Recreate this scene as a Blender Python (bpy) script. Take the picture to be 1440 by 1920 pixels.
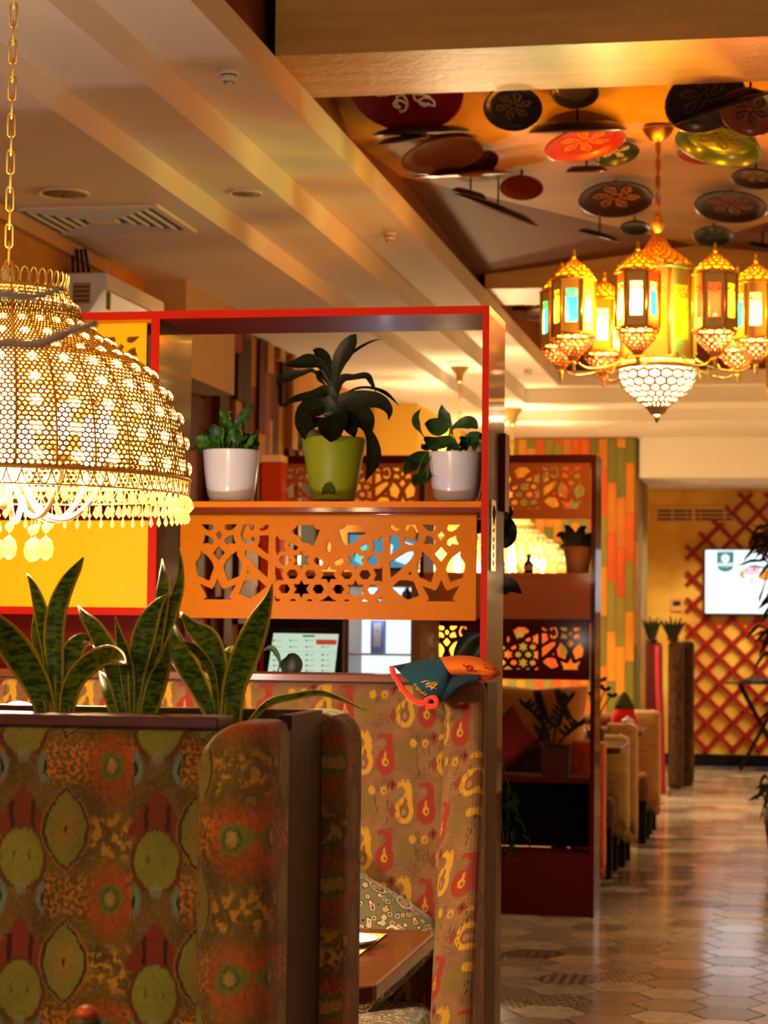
import bpy, bmesh, math, random
from mathutils import Vector, Matrix
random.seed(7)
PI = math.pi
for _o in list(bpy.data.objects): bpy.data.objects.remove(_o)
SC = bpy.context.scene
COL = SC.collection
# ------------------------------------------------------------------ camera
FPX, W, H = 4000.0, 1440, 1920
YAW, PITCH, ROLL = math.radians(10.77), math.radians(2.96), 0.0105
CAMZ = 1.388
CAM = Vector((0, 0, CAMZ))
FWD = Vector((-math.sin(YAW)*math.cos(PITCH), math.cos(YAW)*math.cos(PITCH), math.sin(PITCH)))
_R0 = Vector((math.cos(YAW), math.sin(YAW), 0)); _U0 = _R0.cross(FWD)
RGT = _R0*math.cos(ROLL)+_U0*math.sin(ROLL); UPV = _U0*math.cos(ROLL)-_R0*math.sin(ROLL)
cd = bpy.data.cameras.new('camera'); cam = bpy.data.objects.new('camera', cd); COL.objects.link(cam)
cam.matrix_world = Matrix(((RGT.x, UPV.x, -FWD.x, 0), (RGT.y, UPV.y, -FWD.y, 0), (RGT.z, UPV.z, -FWD.z, CAMZ), (0, 0, 0, 1)))
cd.sensor_fit = 'VERTICAL'; cd.sensor_height = 36; cd.sensor_width = 27; cd.lens = FPX/H*36
cd.dof.use_dof = True; cd.dof.focus_distance = 4.2; cd.dof.aperture_fstop = 8.5
cd.clip_start = .05
SC.camera = cam
def ray(px, py): return FWD+RGT*((px-720)/FPX)-UPV*((py-960)/FPX)
def atY(px, py, Y): d = ray(px, py); return CAM+d*(Y/d.y)
def atX(px, py, X): d = ray(px, py); return CAM+d*(X/d.x)
def atZ(px, py, Z): d = ray(px, py); return CAM+d*((Z-CAMZ)/d.z)
# ------------------------------------------------------------------ world, exposure, large lights
wd = bpy.data.worlds.new('world'); SC.world = wd; wd.use_nodes = True
wd.node_tree.nodes['Background'].inputs[0].default_value = (.55, .7, 1, 1)
wd.node_tree.nodes['Background'].inputs[1].default_value = .3
SC.view_settings.view_transform = 'Standard'; SC.view_settings.look = 'None'
SC.view_settings.exposure = 0.0; SC.view_settings.gamma = 1.0; SC.view_settings.use_curve_mapping = False
SC.cycles.sample_clamp_indirect = 4.0; SC.cycles.max_bounces = 8; SC.cycles.transparent_max_bounces = 12
SC.cycles.caustics_reflective = False; SC.cycles.caustics_refractive = False
WARM, COOL, AMBER = (1, .72, .34), (.84, .88, 1.0), (1, .78, .44)
def area(name, loc, target, sx, sy, power, col):
    l = bpy.data.lights.new(name, 'AREA'); l.shape = 'RECTANGLE'; l.size = sx; l.size_y = sy; l.energy = power; l.color = col
    o = bpy.data.objects.new(name, l); COL.objects.link(o); o.location = loc
    o.rotation_euler = (Vector(target)-Vector(loc)).to_track_quat('-Z', 'Y').to_euler(); return o
def point(name, loc, power, col, r=.03):
    l = bpy.data.lights.new(name, 'POINT'); l.energy = power; l.color = col; l.shadow_soft_size = r
    o = bpy.data.objects.new(name, l); COL.objects.link(o); o.location = loc; return o
def spot(name, loc, target, power, col, ang=100, r=.05, blend=.6):
    l = bpy.data.lights.new(name, 'SPOT'); l.energy = power; l.color = col; l.shadow_soft_size = r; l.spot_size = math.radians(ang); l.spot_blend = blend
    o = bpy.data.objects.new(name, l); COL.objects.link(o); o.location = loc
    o.rotation_euler = (Vector(target)-Vector(loc)).to_track_quat('-Z', 'Y').to_euler(); return o
# cool frontal daylight, added through two unseen windows behind the camera
area('added_daylight_1', (-1.9, -2.3, 1.75), (-1.9, 4, 1.6), 1.5, 1.6, 16, COOL)
area('added_daylight_2', (1.3, -2.3, 1.75), (.6, 4, 1.6), 1.5, 1.6, 14, COOL)
# ------------------------------------------------------------------ colours and materials
def S(r, g, b): return tuple(((c/255)/12.92 if c/255 <= .04045 else ((c/255+.055)/1.055)**2.4) for c in (r, g, b))
def C4(c): return (c[0], c[1], c[2], 1)
MATS = {}
def mat(name, col, rough=.5, metal=0, coat=0, coat_rough=.08, noise=0, nscale=(20, 20, 20), col2=None, bump=0, bscale=60, emit=None, estr=0, spec=.22, trans=0, sheen=0):
    if name in MATS: return MATS[name]
    m = bpy.data.materials.new(name); m.use_nodes = True; nt = m.node_tree; b = nt.nodes['Principled BSDF']
    b.inputs['Base Color'].default_value = C4(col); b.inputs['Roughness'].default_value = rough; b.inputs['Metallic'].default_value = metal
    b.inputs['Coat Weight'].default_value = coat; b.inputs['Coat Roughness'].default_value = coat_rough; b.inputs['Specular IOR Level'].default_value = spec
    b.inputs['Transmission Weight'].default_value = trans; b.inputs['Sheen Weight'].default_value = sheen
    if emit: b.inputs['Emission Color'].default_value = C4(emit); b.inputs['Emission Strength'].default_value = estr
    if noise or bump:
        tc = nt.nodes.new('ShaderNodeTexCoord')
    if noise:
        mp = nt.nodes.new('ShaderNodeMapping'); mp.inputs['Scale'].default_value = nscale; nt.links.new(tc.outputs['Object'], mp.inputs[0])
        n = nt.nodes.new('ShaderNodeTexNoise'); n.inputs['Scale'].default_value = 1; n.inputs['Detail'].default_value = 5; nt.links.new(mp.outputs[0], n.inputs['Vector'])
        r = nt.nodes.new('ShaderNodeMapRange'); r.inputs[1].default_value = .3; r.inputs[2].default_value = .7; nt.links.new(n.outputs['Fac'], r.inputs[0])
        mx = nt.nodes.new('ShaderNodeMix'); mx.data_type = 'RGBA'; nt.links.new(r.outputs[0], mx.inputs[0])
        c2 = col2 or tuple(c*(1-noise) for c in col)
        mx.inputs[6].default_value = C4(col); mx.inputs[7].default_value = C4(c2); nt.links.new(mx.outputs[2], b.inputs['Base Color'])
    if bump:
        n2 = nt.nodes.new('ShaderNodeTexNoise'); n2.inputs['Scale'].default_value = bscale; n2.inputs['Detail'].default_value = 6; nt.links.new(tc.outputs['Object'], n2.inputs['Vector'])
        bp = nt.nodes.new('ShaderNodeBump'); bp.inputs['Strength'].default_value = bump; bp.inputs['Distance'].default_value = .01
        nt.links.new(n2.outputs['Fac'], bp.inputs['Height']); nt.links.new(bp.outputs[0], b.inputs['Normal'])
    MATS[name] = m; return m
def emis(name, col, strength):
    if name in MATS: return MATS[name]
    m = bpy.data.materials.new(name); m.use_nodes = True; nt = m.node_tree; nt.nodes.clear()
    e = nt.nodes.new('ShaderNodeEmission'); e.inputs[0].default_value = C4(col); e.inputs[1].default_value = strength
    o = nt.nodes.new('ShaderNodeOutputMaterial'); nt.links.new(e.outputs[0], o.inputs[0]); MATS[name] = m; return m
def pane_mat(name, col, through=.45, frost=1):
    """coloured lantern glass: lets tinted light through, part clear, part frosted"""
    if name in MATS: return MATS[name]
    m = bpy.data.materials.new(name); m.use_nodes = True; nt = m.node_tree; nt.nodes.clear()
    o = nt.nodes.new('ShaderNodeOutputMaterial')
    t = nt.nodes.new('ShaderNodeBsdfTransparent'); t.inputs[0].default_value = C4(col)
    l = nt.nodes.new('ShaderNodeBsdfTranslucent'); l.inputs[0].default_value = C4(tuple(q*frost for q in col))
    d = nt.nodes.new('ShaderNodeBsdfDiffuse'); d.inputs[0].default_value = C4(tuple(q*frost for q in col))
    a = nt.nodes.new('ShaderNodeMixShader'); a.inputs[0].default_value = .25; nt.links.new(l.outputs[0], a.inputs[1]); nt.links.new(d.outputs[0], a.inputs[2])
    b = nt.nodes.new('ShaderNodeMixShader'); b.inputs[0].default_value = through; nt.links.new(a.outputs[0], b.inputs[1]); nt.links.new(t.outputs[0], b.inputs[2])
    nt.links.new(b.outputs[0], o.inputs[0]); MATS[name] = m; return m
# ---- a tiny expression layer: python arithmetic -> Math nodes
class X:
    nt = None
    def __init__(s, v): s.v = v
    @staticmethod
    def op(o, *a):
        n = X.nt.nodes.new('ShaderNodeMath'); n.operation = o
        for i, q in enumerate(a):
            q = q.v if isinstance(q, X) else q
            if isinstance(q, (int, float)): n.inputs[i].default_value = q
            else: X.nt.links.new(q, n.inputs[i])
        return X(n.outputs[0])
    def __add__(s, o): return X.op('ADD', s, o)
    __radd__ = __add__
    def __sub__(s, o): return X.op('SUBTRACT', s, o)
    def __rsub__(s, o): return X.op('SUBTRACT', o, s)
    def __mul__(s, o): return X.op('MULTIPLY', s, o)
    __rmul__ = __mul__
    def __truediv__(s, o): return X.op('DIVIDE', s, o)
    def __neg__(s): return X.op('MULTIPLY', s, -1)
def xabs(a): return X.op('ABSOLUTE', a)
def xmin(a, b): return X.op('MINIMUM', a, b)
def xmax(a, b): return X.op('MAXIMUM', a, b)
def wrap(a, lo, hi): return X.op('WRAP', a, hi, lo)
def xfloor(a): return X.op('FLOOR', a)
def clamp(a): return xmin(xmax(a, 0), 1)
def inside(d, w=.003): return clamp(.5-d*(1/w))
def ell(x, y, cx, cy, a, b): 
    dx = (x-cx)*(1/a); dy = (y-cy)*(1/b)
    return (X.op('SQRT', dx*dx+dy*dy)-1)*min(a, b)
def xnoise(vec, scale, detail=3, stretch=None):
    nt = X.nt
    if stretch:
        mp = nt.nodes.new('ShaderNodeMapping'); mp.inputs['Scale'].default_value = stretch; nt.links.new(vec, mp.inputs[0]); vec = mp.outputs[0]
    n = nt.nodes.new('ShaderNodeTexNoise'); n.inputs['Scale'].default_value = scale; n.inputs['Detail'].default_value = detail; nt.links.new(vec, n.inputs['Vector'])
    return X(n.outputs['Fac'])
class Paint:
    def __init__(s, base): s.c = C4(base)
    def over(s, col, m):
        nt = X.nt; n = nt.nodes.new('ShaderNodeMix'); n.data_type = 'RGBA'
        if isinstance(m, X): nt.links.new(m.v, n.inputs[0])
        else: n.inputs[0].default_value = m
        for k, c in ((6, s.c), (7, C4(col) if isinstance(col, tuple) else col)):
            if isinstance(c, tuple): n.inputs[k].default_value = c
            else: nt.links.new(c, n.inputs[k])
        s.c = n.outputs[2]; return s
def node_mat(name, rough=.85, sheen=.2, bump=.3):
    m = bpy.data.materials.new(name); m.use_nodes = True; nt = m.node_tree; X.nt = nt
    b = nt.nodes['Principled BSDF']; b.inputs['Roughness'].default_value = rough; b.inputs['Sheen Weight'].default_value = sheen; b.inputs['Specular IOR Level'].default_value = .25
    tc = nt.nodes.new('ShaderNodeTexCoord'); vec = tc.outputs['Object']
    sp = nt.nodes.new('ShaderNodeSeparateXYZ'); nt.links.new(vec, sp.inputs[0])
    MATS[name] = m
    return m, nt, b, vec, X(sp.outputs[0]), X(sp.outputs[1]), X(sp.outputs[2])
def finish(nt, b, p): nt.links.new(p.c, b.inputs['Base Color']) if not isinstance(p.c, tuple) else None
# ------------------------------------------------------------------ mesh building
class MB:
    def __init__(s): s.v, s.f, s.u, s.sm = [], [], [], []
    def add(s, vs, fs, smooth=False, u=None):
        n = len(s.v); s.v += [Vector(q) for q in vs]; s.f += [tuple(i+n for i in f) for f in fs]
        s.u += list(u) if u else [0.0]*len(vs); s.sm += [smooth]*len(fs); return s
    def box(s, a, b):
        x0, x1 = sorted((a[0], b[0])); y0, y1 = sorted((a[1], b[1])); z0, z1 = sorted((a[2], b[2]))
        return s.add([(x0,y0,z0),(x1,y0,z0),(x1,y1,z0),(x0,y1,z0),(x0,y0,z1),(x1,y0,z1),(x1,y1,z1),(x0,y1,z1)],
                     [(0,3,2,1),(4,5,6,7),(0,1,5,4),(1,2,6,5),(2,3,7,6),(3,0,4,7)])
    def bar(s, p, q, w, t, up=(0, 0, 1)):
        p, q = Vector(p), Vector(q); d = (q-p).normalized(); a = d.cross(Vector(up)); a = a.normalized() if a.length > 1e-5 else Vector((1, 0, 0)); b = a.cross(d)
        vs = [e+a*(w/2*i)+b*(t/2*j) for e in (p, q) for i, j in ((-1,-1),(1,-1),(1,1),(-1,1))]
        return s.add(vs, [(0,1,2,3),(7,6,5,4),(0,4,5,1),(1,5,6,2),(2,6,7,3),(3,7,4,0)])
    def tube(s, pts, r, n=6, cap=True, closed=False):
        pts = [Vector(p) for p in pts]; m = len(pts); rs = r if isinstance(r, (list, tuple)) else [r]*m
        vs, fs = [], []; prev = None
        for i, p in enumerate(pts):
            if closed: d = pts[(i+1) % m]-pts[i-1]
            else: d = pts[min(i+1, m-1)]-pts[max(i-1, 0)]
            d.normalize()
            if prev is None: a = d.orthogonal().normalized()
            else:
                a = prev-d*prev.dot(d); a = a.normalized() if a.length > 1e-6 else d.orthogonal().normalized()
            prev = a; b = d.cross(a)
            vs += [p+(a*math.cos(2*PI*k/n)+b*math.sin(2*PI*k/n))*rs[i] for k in range(n)]
        for i in range(m if closed else m-1):
            j = (i+1) % m
            for k in range(n): fs.append((i*n+k, i*n+(k+1) % n, j*n+(k+1) % n, j*n+k))
        if cap and not closed: fs += [tuple(reversed(range(n))), tuple((m-1)*n+k for k in range(n))]
        return s.add(vs, fs, True)
    def lathe(s, prof, c=(0, 0, 0), n=24, smooth=True, phase=0, axis=None, cap=True):
        c = Vector(c); vs, fs = [], []; m = len(prof)
        M = Matrix.Identity(3) if axis is None else Vector((0, 0, 1)).rotation_difference(Vector(axis)).to_matrix()
        for r, z in prof:
            for k in range(n):
                a = phase+2*PI*k/n; vs.append(c+M@Vector((r*math.cos(a), r*math.sin(a), z)))
        for i in range(m-1):
            for k in range(n): fs.append((i*n+k, i*n+(k+1) % n, (i+1)*n+(k+1) % n, (i+1)*n+k))
        if cap:
            if prof[0][0] > 1e-6: fs.append(tuple(reversed(range(n))))
            if prof[-1][0] > 1e-6: fs.append(tuple((m-1)*n+k for k in range(n)))
        return s.add(vs, fs, smooth)
    def prism(s, poly, d):
        """closed 3-D outline pushed along d"""
        poly = [Vector(p) for p in poly]; d = Vector(d); n = len(poly)
        return s.add(poly+[p+d for p in poly], [tuple(range(n)), tuple(reversed(range(n, 2*n)))]+[(i, i+n, (i+1) % n+n, (i+1) % n) for i in range(n)])
    def blade(s, pts, ws, nrm, fold=.12, cup=0):
        """leaf ribbon through pts with widths ws; nrm is the way its face looks; 'across' runs 0..1"""
        pts = [Vector(p) for p in pts]; nrm = Vector(nrm); vs, fs, us = [], [], []
        m = len(pts)
        for i, p in enumerate(pts):
            d = (pts[min(i+1, m-1)]-pts[max(i-1, 0)]).normalized(); a = d.cross(nrm)
            a = a.normalized() if a.length > 1e-5 else Vector((1, 0, 0)); nn = a.cross(d)
            for t in (-1, -.5, 0, .5, 1):
                vs.append(p+a*(ws[i]/2*t)+nn*(-fold*ws[i]*(1-abs(t)))); us.append((t+1)/2)
        for i in range(m-1):
            for k in range(4): fs.append((i*5+k, i*5+k+1, i*5+k+6, i*5+k+5))
        return s.add(vs, fs, True, us)
    def build(s, name, material, parent=None, bevel=0, seg=2, solid=0, subsurf=0, kind=None):
        org = ROOT.get(parent.name, Vector()) if parent else Vector()
        me = bpy.data.meshes.new(name); me.from_pydata([v-org for v in s.v], [], s.f)
        me.polygons.foreach_set('use_smooth', s.sm)
        if any(s.u):
            at = me.attributes.new('across', 'FLOAT', 'POINT'); at.data.foreach_set('value', s.u)
        me.update()
        return link(name, me, material, parent, bevel, seg, solid, subsurf, kind)
ROOT = {}
def link(name, me, material, parent=None, bevel=0, seg=2, solid=0, subsurf=0, kind=None):
    if material: 
        me.materials.clear(); me.materials.append(material)
    o = bpy.data.objects.new(name, me); COL.objects.link(o)
    if parent:
        o.parent = parent
        if parent.name in ROOT: ROOT[o.name] = ROOT[parent.name]
    if bevel:
        b = o.modifiers.new('bevel', 'BEVEL'); b.width = bevel; b.segments = seg; b.limit_method = 'ANGLE'; b.angle_limit = math.radians(40)
    if solid:
        b = o.modifiers.new('solid', 'SOLIDIFY'); b.thickness = solid; b.offset = 0
    if subsurf:
        b = o.modifiers.new('sub', 'SUBSURF'); b.levels = subsurf; b.render_levels = subsurf
    if kind: o['kind'] = kind
    return o
def tag(o, label, cat, group=None):
    o['label'] = label; o['category'] = cat
    if group: o['group'] = group
    return o
def thing(name, loc, label, cat, group=None):
    o = bpy.data.objects.new(name, None); COL.objects.link(o); o.location = loc; ROOT[o.name] = Vector(loc); o.empty_display_size = .1
    return tag(o, label, cat, group)
def struct(o): o['kind'] = 'structure'; return o
def dup(root, loc, label=None, rotz=0, group=None):
    kids = {}
    for o in COL.objects:
        if o.parent: kids.setdefault(o.parent.name, []).append(o)
    def rec(o, par):
        c = o.copy(); COL.objects.link(c)
        if par: c.parent = par
        for k in kids.get(o.name, []): rec(k, c)
        return c
    r = rec(root, None); r.location = loc; r.rotation_euler = (0, 0, rotz)
    if label: r['label'] = label
    if group: r['group'] = group
    ROOT[r.name] = Vector(loc); return r
def holed(name, outer, holes, thick, M, material, parent=None):
    """flat panel cut through: outer and holes are 2-D outlines, M places (x, y, 0) in the world"""
    cu = bpy.data.curves.new(name, 'CURVE'); cu.dimensions = '2D'; cu.fill_mode = 'BOTH'; cu.extrude = thick/2
    for pl in [outer]+holes:
        sp = cu.splines.new('POLY'); sp.points.add(len(pl)-1); sp.use_cyclic_u = True
        for i, q in enumerate(pl): sp.points[i].co = (q[0], q[1], 0, 1)
    t = bpy.data.objects.new(name, cu); COL.objects.link(t)
    dg = bpy.context.evaluated_depsgraph_get(); me = bpy.data.meshes.new_from_object(t.evaluated_get(dg))
    bpy.data.objects.remove(t); bpy.data.curves.remove(cu)
    org = ROOT.get(parent.name, Vector()) if parent else Vector()
    me.transform(Matrix.Translation(-org)@M)
    return link(name, me, material, parent)
def text_mesh(name, body, size, M, material, parent=None, depth=.0005, align='CENTER'):
    cu = bpy.data.curves.new(name, 'FONT'); cu.body = body; cu.size = size; cu.extrude = depth; cu.align_x = align; cu.align_y = 'CENTER'; cu.resolution_u = 3
    t = bpy.data.objects.new(name, cu); COL.objects.link(t)
    dg = bpy.context.evaluated_depsgraph_get(); me = bpy.data.meshes.new_from_object(t.evaluated_get(dg))
    bpy.data.objects.remove(t); bpy.data.curves.remove(cu)
    org = ROOT.get(parent.name, Vector()) if parent else Vector()
    me.transform(Matrix.Translation(-org)@M); return link(name, me, material, parent)
def frameM(o, ex, ey):
    ex = Vector(ex).normalized(); ey = Vector(ey).normalized(); ez = ex.cross(ey); o = Vector(o)
    return Matrix(((ex.x, ey.x, ez.x, o.x), (ex.y, ey.y, ez.y, o.y), (ex.z, ey.z, ez.z, o.z), (0, 0, 0, 1)))
def catmull(ps, n=4):
    """smooth (pos, width) lists"""
    out = []
    for i in range(len(ps)-1):
        p0, p1, p2, p3 = ps[max(i-1, 0)], ps[i], ps[i+1], ps[min(i+2, len(ps)-1)]
        for k in range(n):
            t = k/n
            out.append(tuple(.5*(2*b+(c-a)*t+(2*a-5*b+4*c-d)*t*t+(3*b-a-3*c+d)*t**3) for a, b, c, d in zip(p0, p1, p2, p3)))
    out.append(tuple(ps[-1])); return out
def proj(p):
    d = Vector(p)-CAM; z = d.dot(FWD); return 720+FPX*d.dot(RGT)/z, 960-FPX*d.dot(UPV)/z, z
# ------------------------------------------------------------------ materials
M_ceil = mat('painted_ceiling', (.74, .67, .56), .8, bump=.05, bscale=40)
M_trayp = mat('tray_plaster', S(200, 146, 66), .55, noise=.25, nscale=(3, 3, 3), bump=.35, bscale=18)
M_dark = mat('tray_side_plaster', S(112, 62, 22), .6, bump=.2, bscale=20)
M_beam = mat('rough_plaster', S(212, 172, 104), .38, noise=.3, nscale=(2, 14, 14), bump=.45, bscale=22, coat=.25, coat_rough=.3)
M_wall = mat('ochre_wall', S(196, 130, 52), .75, noise=.2, nscale=(4, 4, 4), bump=.15, bscale=30)
M_yel = mat('yellow_wall', S(236, 190, 70), .7)
M_far = mat('cracked_ochre_plaster', S(228, 184, 82), .8, noise=.35, nscale=(3.2, 3.2, 3.2), col2=S(196, 140, 52), bump=.4, bscale=9)
M_red = mat('red_lacquer_edge', S(186, 28, 4), .5, spec=.1)
M_lam = mat('orange_laminate', S(214, 118, 5), .42, coat=.05, spec=.04, coat_rough=.25, noise=.08, nscale=(60, 60, 60))
M_side = mat('chestnut_gloss_laminate', S(70, 18, 3), .45, coat=.26, coat_rough=.05, spec=.05, noise=.25, nscale=(6, 6, 1.5))
M_dkred2 = mat('deep_red_lacquer', S(70, 9, 6), .45, coat=.06, spec=.08)
M_lam2 = mat('brown_laminate', S(172, 98, 32), .42, coat=.06, spec=.14)
M_dkred = mat('dark_red_lacquer', S(104, 14, 6), .4, coat=.1, coat_rough=.1, spec=.12)
M_yelp = mat('yellow_panel', S(234, 186, 3), .5, spec=.2)
M_wood = mat('brown_wood', S(112, 56, 18), .4, noise=.35, nscale=(2.5, 40, 40), coat=.08, coat_rough=.15, spec=.2)
M_woodx = mat('table_wood', S(80, 32, 8), .3, noise=.35, nscale=(3, 50, 50), coat=.5, coat_rough=.1)
M_dkwood = mat('dark_wood', S(50, 20, 7), .5, noise=.3, nscale=(30, 30, 3), spec=.15)
M_black = mat('black_plastic', (.012, .012, .014), .35)
M_blackwood = mat('black_stained_wood', (.008, .005, .004), .7, spec=.1)
M_white = mat('white_plastic', (.78, .76, .72), .4)
M_pot = mat('white_glazed_pot', (.62, .60, .67), .22, coat=.5)
M_gpot = mat('olive_green_plastic', S(122, 132, 22), .45)
M_gold = mat('gold_metal', (.84, .52, .12), .34, metal=.65)
M_brass = mat('brass', (.75, .5, .2), .3, metal=1)
M_copper = mat('copper', (.62, .3, .14), .35, metal=1)
M_cream = mat('cream_enamel', (.86, .76, .5), .3, coat=.3)
M_steel = mat('steel', (.5, .5, .5), .35, metal=1)
M_soil = mat('soil', (.03, .02, .012), .9)
M_stud = pane_mat('frosted_crystal', (.98, .93, .8), .25)
M_crys = pane_mat('amber_crystal', (.78, .6, .36), .6)
def leaf_mat(name, c1, c2, edge=None, rough=.4):
    m, nt, b, vec, x, y, z = node_mat(name, rough, 0); b.inputs['Specular IOR Level'].default_value = .16
    at = nt.nodes.new('ShaderNodeAttribute'); at.attribute_name = 'across'; a = X(at.outputs['Fac'])
    p = Paint(c1); n = xnoise(vec, 60, 4, (1, 1, 3) if edge else None); p.over(c2, clamp((n-.42)*7))
    if edge: p.over(edge, clamp((xabs(a-.5)-.40)*30))
    else: p.over(tuple(min(1, c*1.8+.01) for c in c1), inside(xabs(a-.5)-.02, .03)*.7)
    finish(nt, b, p)
    b.inputs['Subsurface Weight'].default_value = 0
    return m
M_snake = leaf_mat('snake_plant_leaf', S(44, 70, 10), S(98, 122, 18), S(196, 166, 36))
M_leaf = leaf_mat('green_leaf', S(46, 84, 26), S(70, 112, 34))
M_leafd = leaf_mat('dark_silhouette_leaf', S(16, 24, 9), S(26, 30, 13))  # near-black tone puts the backlit silhouette into the leaf colour
M_leafm = leaf_mat('deep_green_leaf', S(30, 58, 22), S(44, 76, 30))
M_stem = mat('plant_stem', S(90, 92, 30), .6)

# ------------------------------------------------------------------ levels
zA, zB, zC, zD = CAMZ+1.63, CAMZ+1.727, CAMZ+1.847, CAMZ+1.96
XW, XAB, XBC, XCD = -3.05, -2.32, -2.04, -1.756
XMID = -.53
def mir(x): return 2*XMID-x
XR, YB, YF = 2.9, -2.6, 21.45         # right wall, wall behind the camera, far wall
yb0, yb1 = atZ(950, 88, zD).y, atZ(950, 170, zD).y
yc0, yc1 = atZ(965, 541, zD).y, atZ(965, 572, zD).y
yT = atZ(1180, 722, zC).y
yBf, yAf = atZ(1200, 755, zB).y, atZ(1200, 789, zA).y
yS0, yS1 = atZ(1300, 820, zA).y, 19.5
# floor ----------------------------------------------------------------
M_grout = mat('grout', S(58, 44, 34), .9)
def tile_mat(nm, island):
    m, nt, b, vec, x, y, z = node_mat(nm, .22, 0); b.inputs['Specular IOR Level'].default_value = .5
    b.inputs['Coat Roughness'].default_value = .12
    rnd = X(nt.nodes.new('ShaderNodeNewGeometry').outputs['Random Per Island']) if island else X(nt.nodes.new('ShaderNodeObjectInfo').outputs['Random'])
    p = Paint(S(178, 166, 154)); n = xnoise(vec, 14, 5); p.over(S(146, 132, 118), clamp((n-.4)*3))
    p.over(S(112, 90, 70), clamp((wrap(rnd*7.3, 0, 1)-.72)*30)*.7); p.over(S(206, 178, 140), clamp((wrap(rnd*11.7, 0, 1)-.76)*30)*.6)
    k1 = inside(xabs(wrap(x, -.0175, .0175))-.009, .002); k2 = inside(xabs(wrap(y, -.0175, .0175))-.009, .002)
    p.over(S(84, 60, 44), clamp((rnd-.74)*60)*clamp(.9-clamp((rnd-.87)*60))*xabs(k1-k2))
    dots = inside(ell(wrap(x, -.02, .02), wrap(y, -.02, .02), 0, 0, .012, .012), .004); p.over(S(74, 52, 36), clamp((rnd-.88)*60)*(1-dots)*.8)
    nt.links.new((wrap(rnd*5.3, 0, 1)*.55+.2).v, b.inputs['Coat Weight'])
    finish(nt, b, p); return m
M_tile, M_tile2 = tile_mat('stone_tile', False), tile_mat('stone_tile_beyond', True)
fl = struct(MB().box((XW-.1, YB, -.1), (XR, YF, -.004)).build('floor', M_grout))
A_ = .14
def hexv(cx, cy, a, z0, z1):
    ps = [(cx+a*math.cos(k*PI/3), cy+a*math.sin(k*PI/3)) for k in range(6)]
    return [(q[0], q[1], z1) for q in ps]+[(q[0]+.0, q[1], z0) for q in ps]
HF = [(0, 1, 2, 3, 4, 5)]+[(i+6, (i+1) % 6+6, (i+1) % 6, i) for i in range(6)]
cells = []
for i in range(int((XR-XW)/(1.5*A_))):
    for j in range(int((YF-YB)/(A_*3**.5))+1):
        cx = XW+.1+i*1.5*A_; cy = YB+.12+(j+(.5 if i % 2 else 0))*A_*3**.5
        if cx > XR-.15 or cy > YF-.15: continue
        q = proj((cx, cy, 0)) if cy > .5 else (-1e4, 0, 0)
        cells.append((cx, cy, (925 < q[0] < 1475 and 1420 < q[1] < 1945 and cx > -1.15)))
vis = sorted([c for c in cells if c[2]], key=lambda c: c[1])[:290]
vset = set(vis)
tm = MB().add(hexv(0, 0, A_-.0045, -.006, 0), HF); t0 = tm.build('floor_tile', M_tile, fl)
for k, (cx, cy, _) in enumerate(vis):
    o = t0 if k == 0 else t0.copy()
    if k: COL.objects.link(o); o.parent = fl
    o.location = (cx, cy, random.uniform(-.0006, .0006)); o.rotation_euler = (random.uniform(-.0025, .0025), random.uniform(-.0025, .0025), random.randrange(6)*PI/3)
rest = MB()
for c in cells:
    if c not in vset: rest.add(hexv(c[0], c[1], A_-.0045, -.006, 0), HF)
rest.build('floor_tiles_beyond', M_tile2, fl, kind='stuff')
# ceiling --------------------------------------------------------------
cl = MB(); T = 4.1
XRc = mir(XCD); XRb = mir(XBC); XRa = mir(XAB)
cl.box((XW-.1, YB, zA), (XAB, yS0+.3, T)).box((XRa, YB, zA), (XR, yS0+.3, T)).box((XAB, yAf, zA), (XRa, yS0+.3, T))
cl.box((XAB, YB, zB), (XBC, yAf, T)).box((XRb, YB, zB), (XRa, yAf, T)).box((XBC, yBf, zB), (XRb, yAf, T))
cl.box((XBC, YB, zC), (XCD, yBf, zD)).box((XRc, YB, zC), (XRb, yBf, zD)).box((XCD, yT, zC), (XRc, yBf, zD))
cl.box((XBC, YB, zD), (XRb, yBf, zD-.0)) if 0 else None
ceil = struct(cl.build('ceiling', M_ceil))
# lower soffit and the far ceiling behind it
zS = CAMZ+1.28; zE = CAMZ+1.36
st = MB().box((-1.285, yS0, zS), (XR, yS1, T)); so = struct(st.build('trim_3', M_ceil))
struct(MB().box((XW-.1, yS1, zE), (XR, YF+.1, T)).build('ceiling', M_ceil)); struct(MB().box((XW-.1, yS0+.3, zA), (-1.33, yS1, T)).build('ceiling', M_ceil))
# tray sides above the lip, trays
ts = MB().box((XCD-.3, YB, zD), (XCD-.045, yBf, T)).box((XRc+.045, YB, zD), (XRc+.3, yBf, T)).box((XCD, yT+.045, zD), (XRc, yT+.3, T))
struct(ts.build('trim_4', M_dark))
XL, XQ = XCD-.045, XRc+.045
zt = lambda h: CAMZ+h
y1, yk = 8.62, atZ(770, 330, zt(2.10)).y
V = [(XL, yb1, zt(2.30)), (XQ, yb1, zt(2.30)), (XL, y1, zt(2.02)), (XMID, y1, zt(2.04)), (XQ, y1, zt(2.02)),
     (XL, yk, zt(2.10)), (XMID, yk, zt(2.12)), (XQ, yk, zt(2.10)), (XMID, yc0, zt(2.19)), (XL, yc0, zt(2.04)), (XQ, yc0, zt(2.04)), (XMID, yb1, zt(2.42))]
F = [(0, 2, 3, 11), (11, 3, 4, 1), (2, 5, 6, 3), (3, 6, 7, 4), (5, 8, 6), (6, 8, 7)]
struct(MB().add(V, [tuple(reversed(f)) for f in F]).build('ceiling', M_trayp))
struct(MB().add(V, [(9, 8, 5), (7, 8, 10)]).build('ceiling', M_dark))
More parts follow.
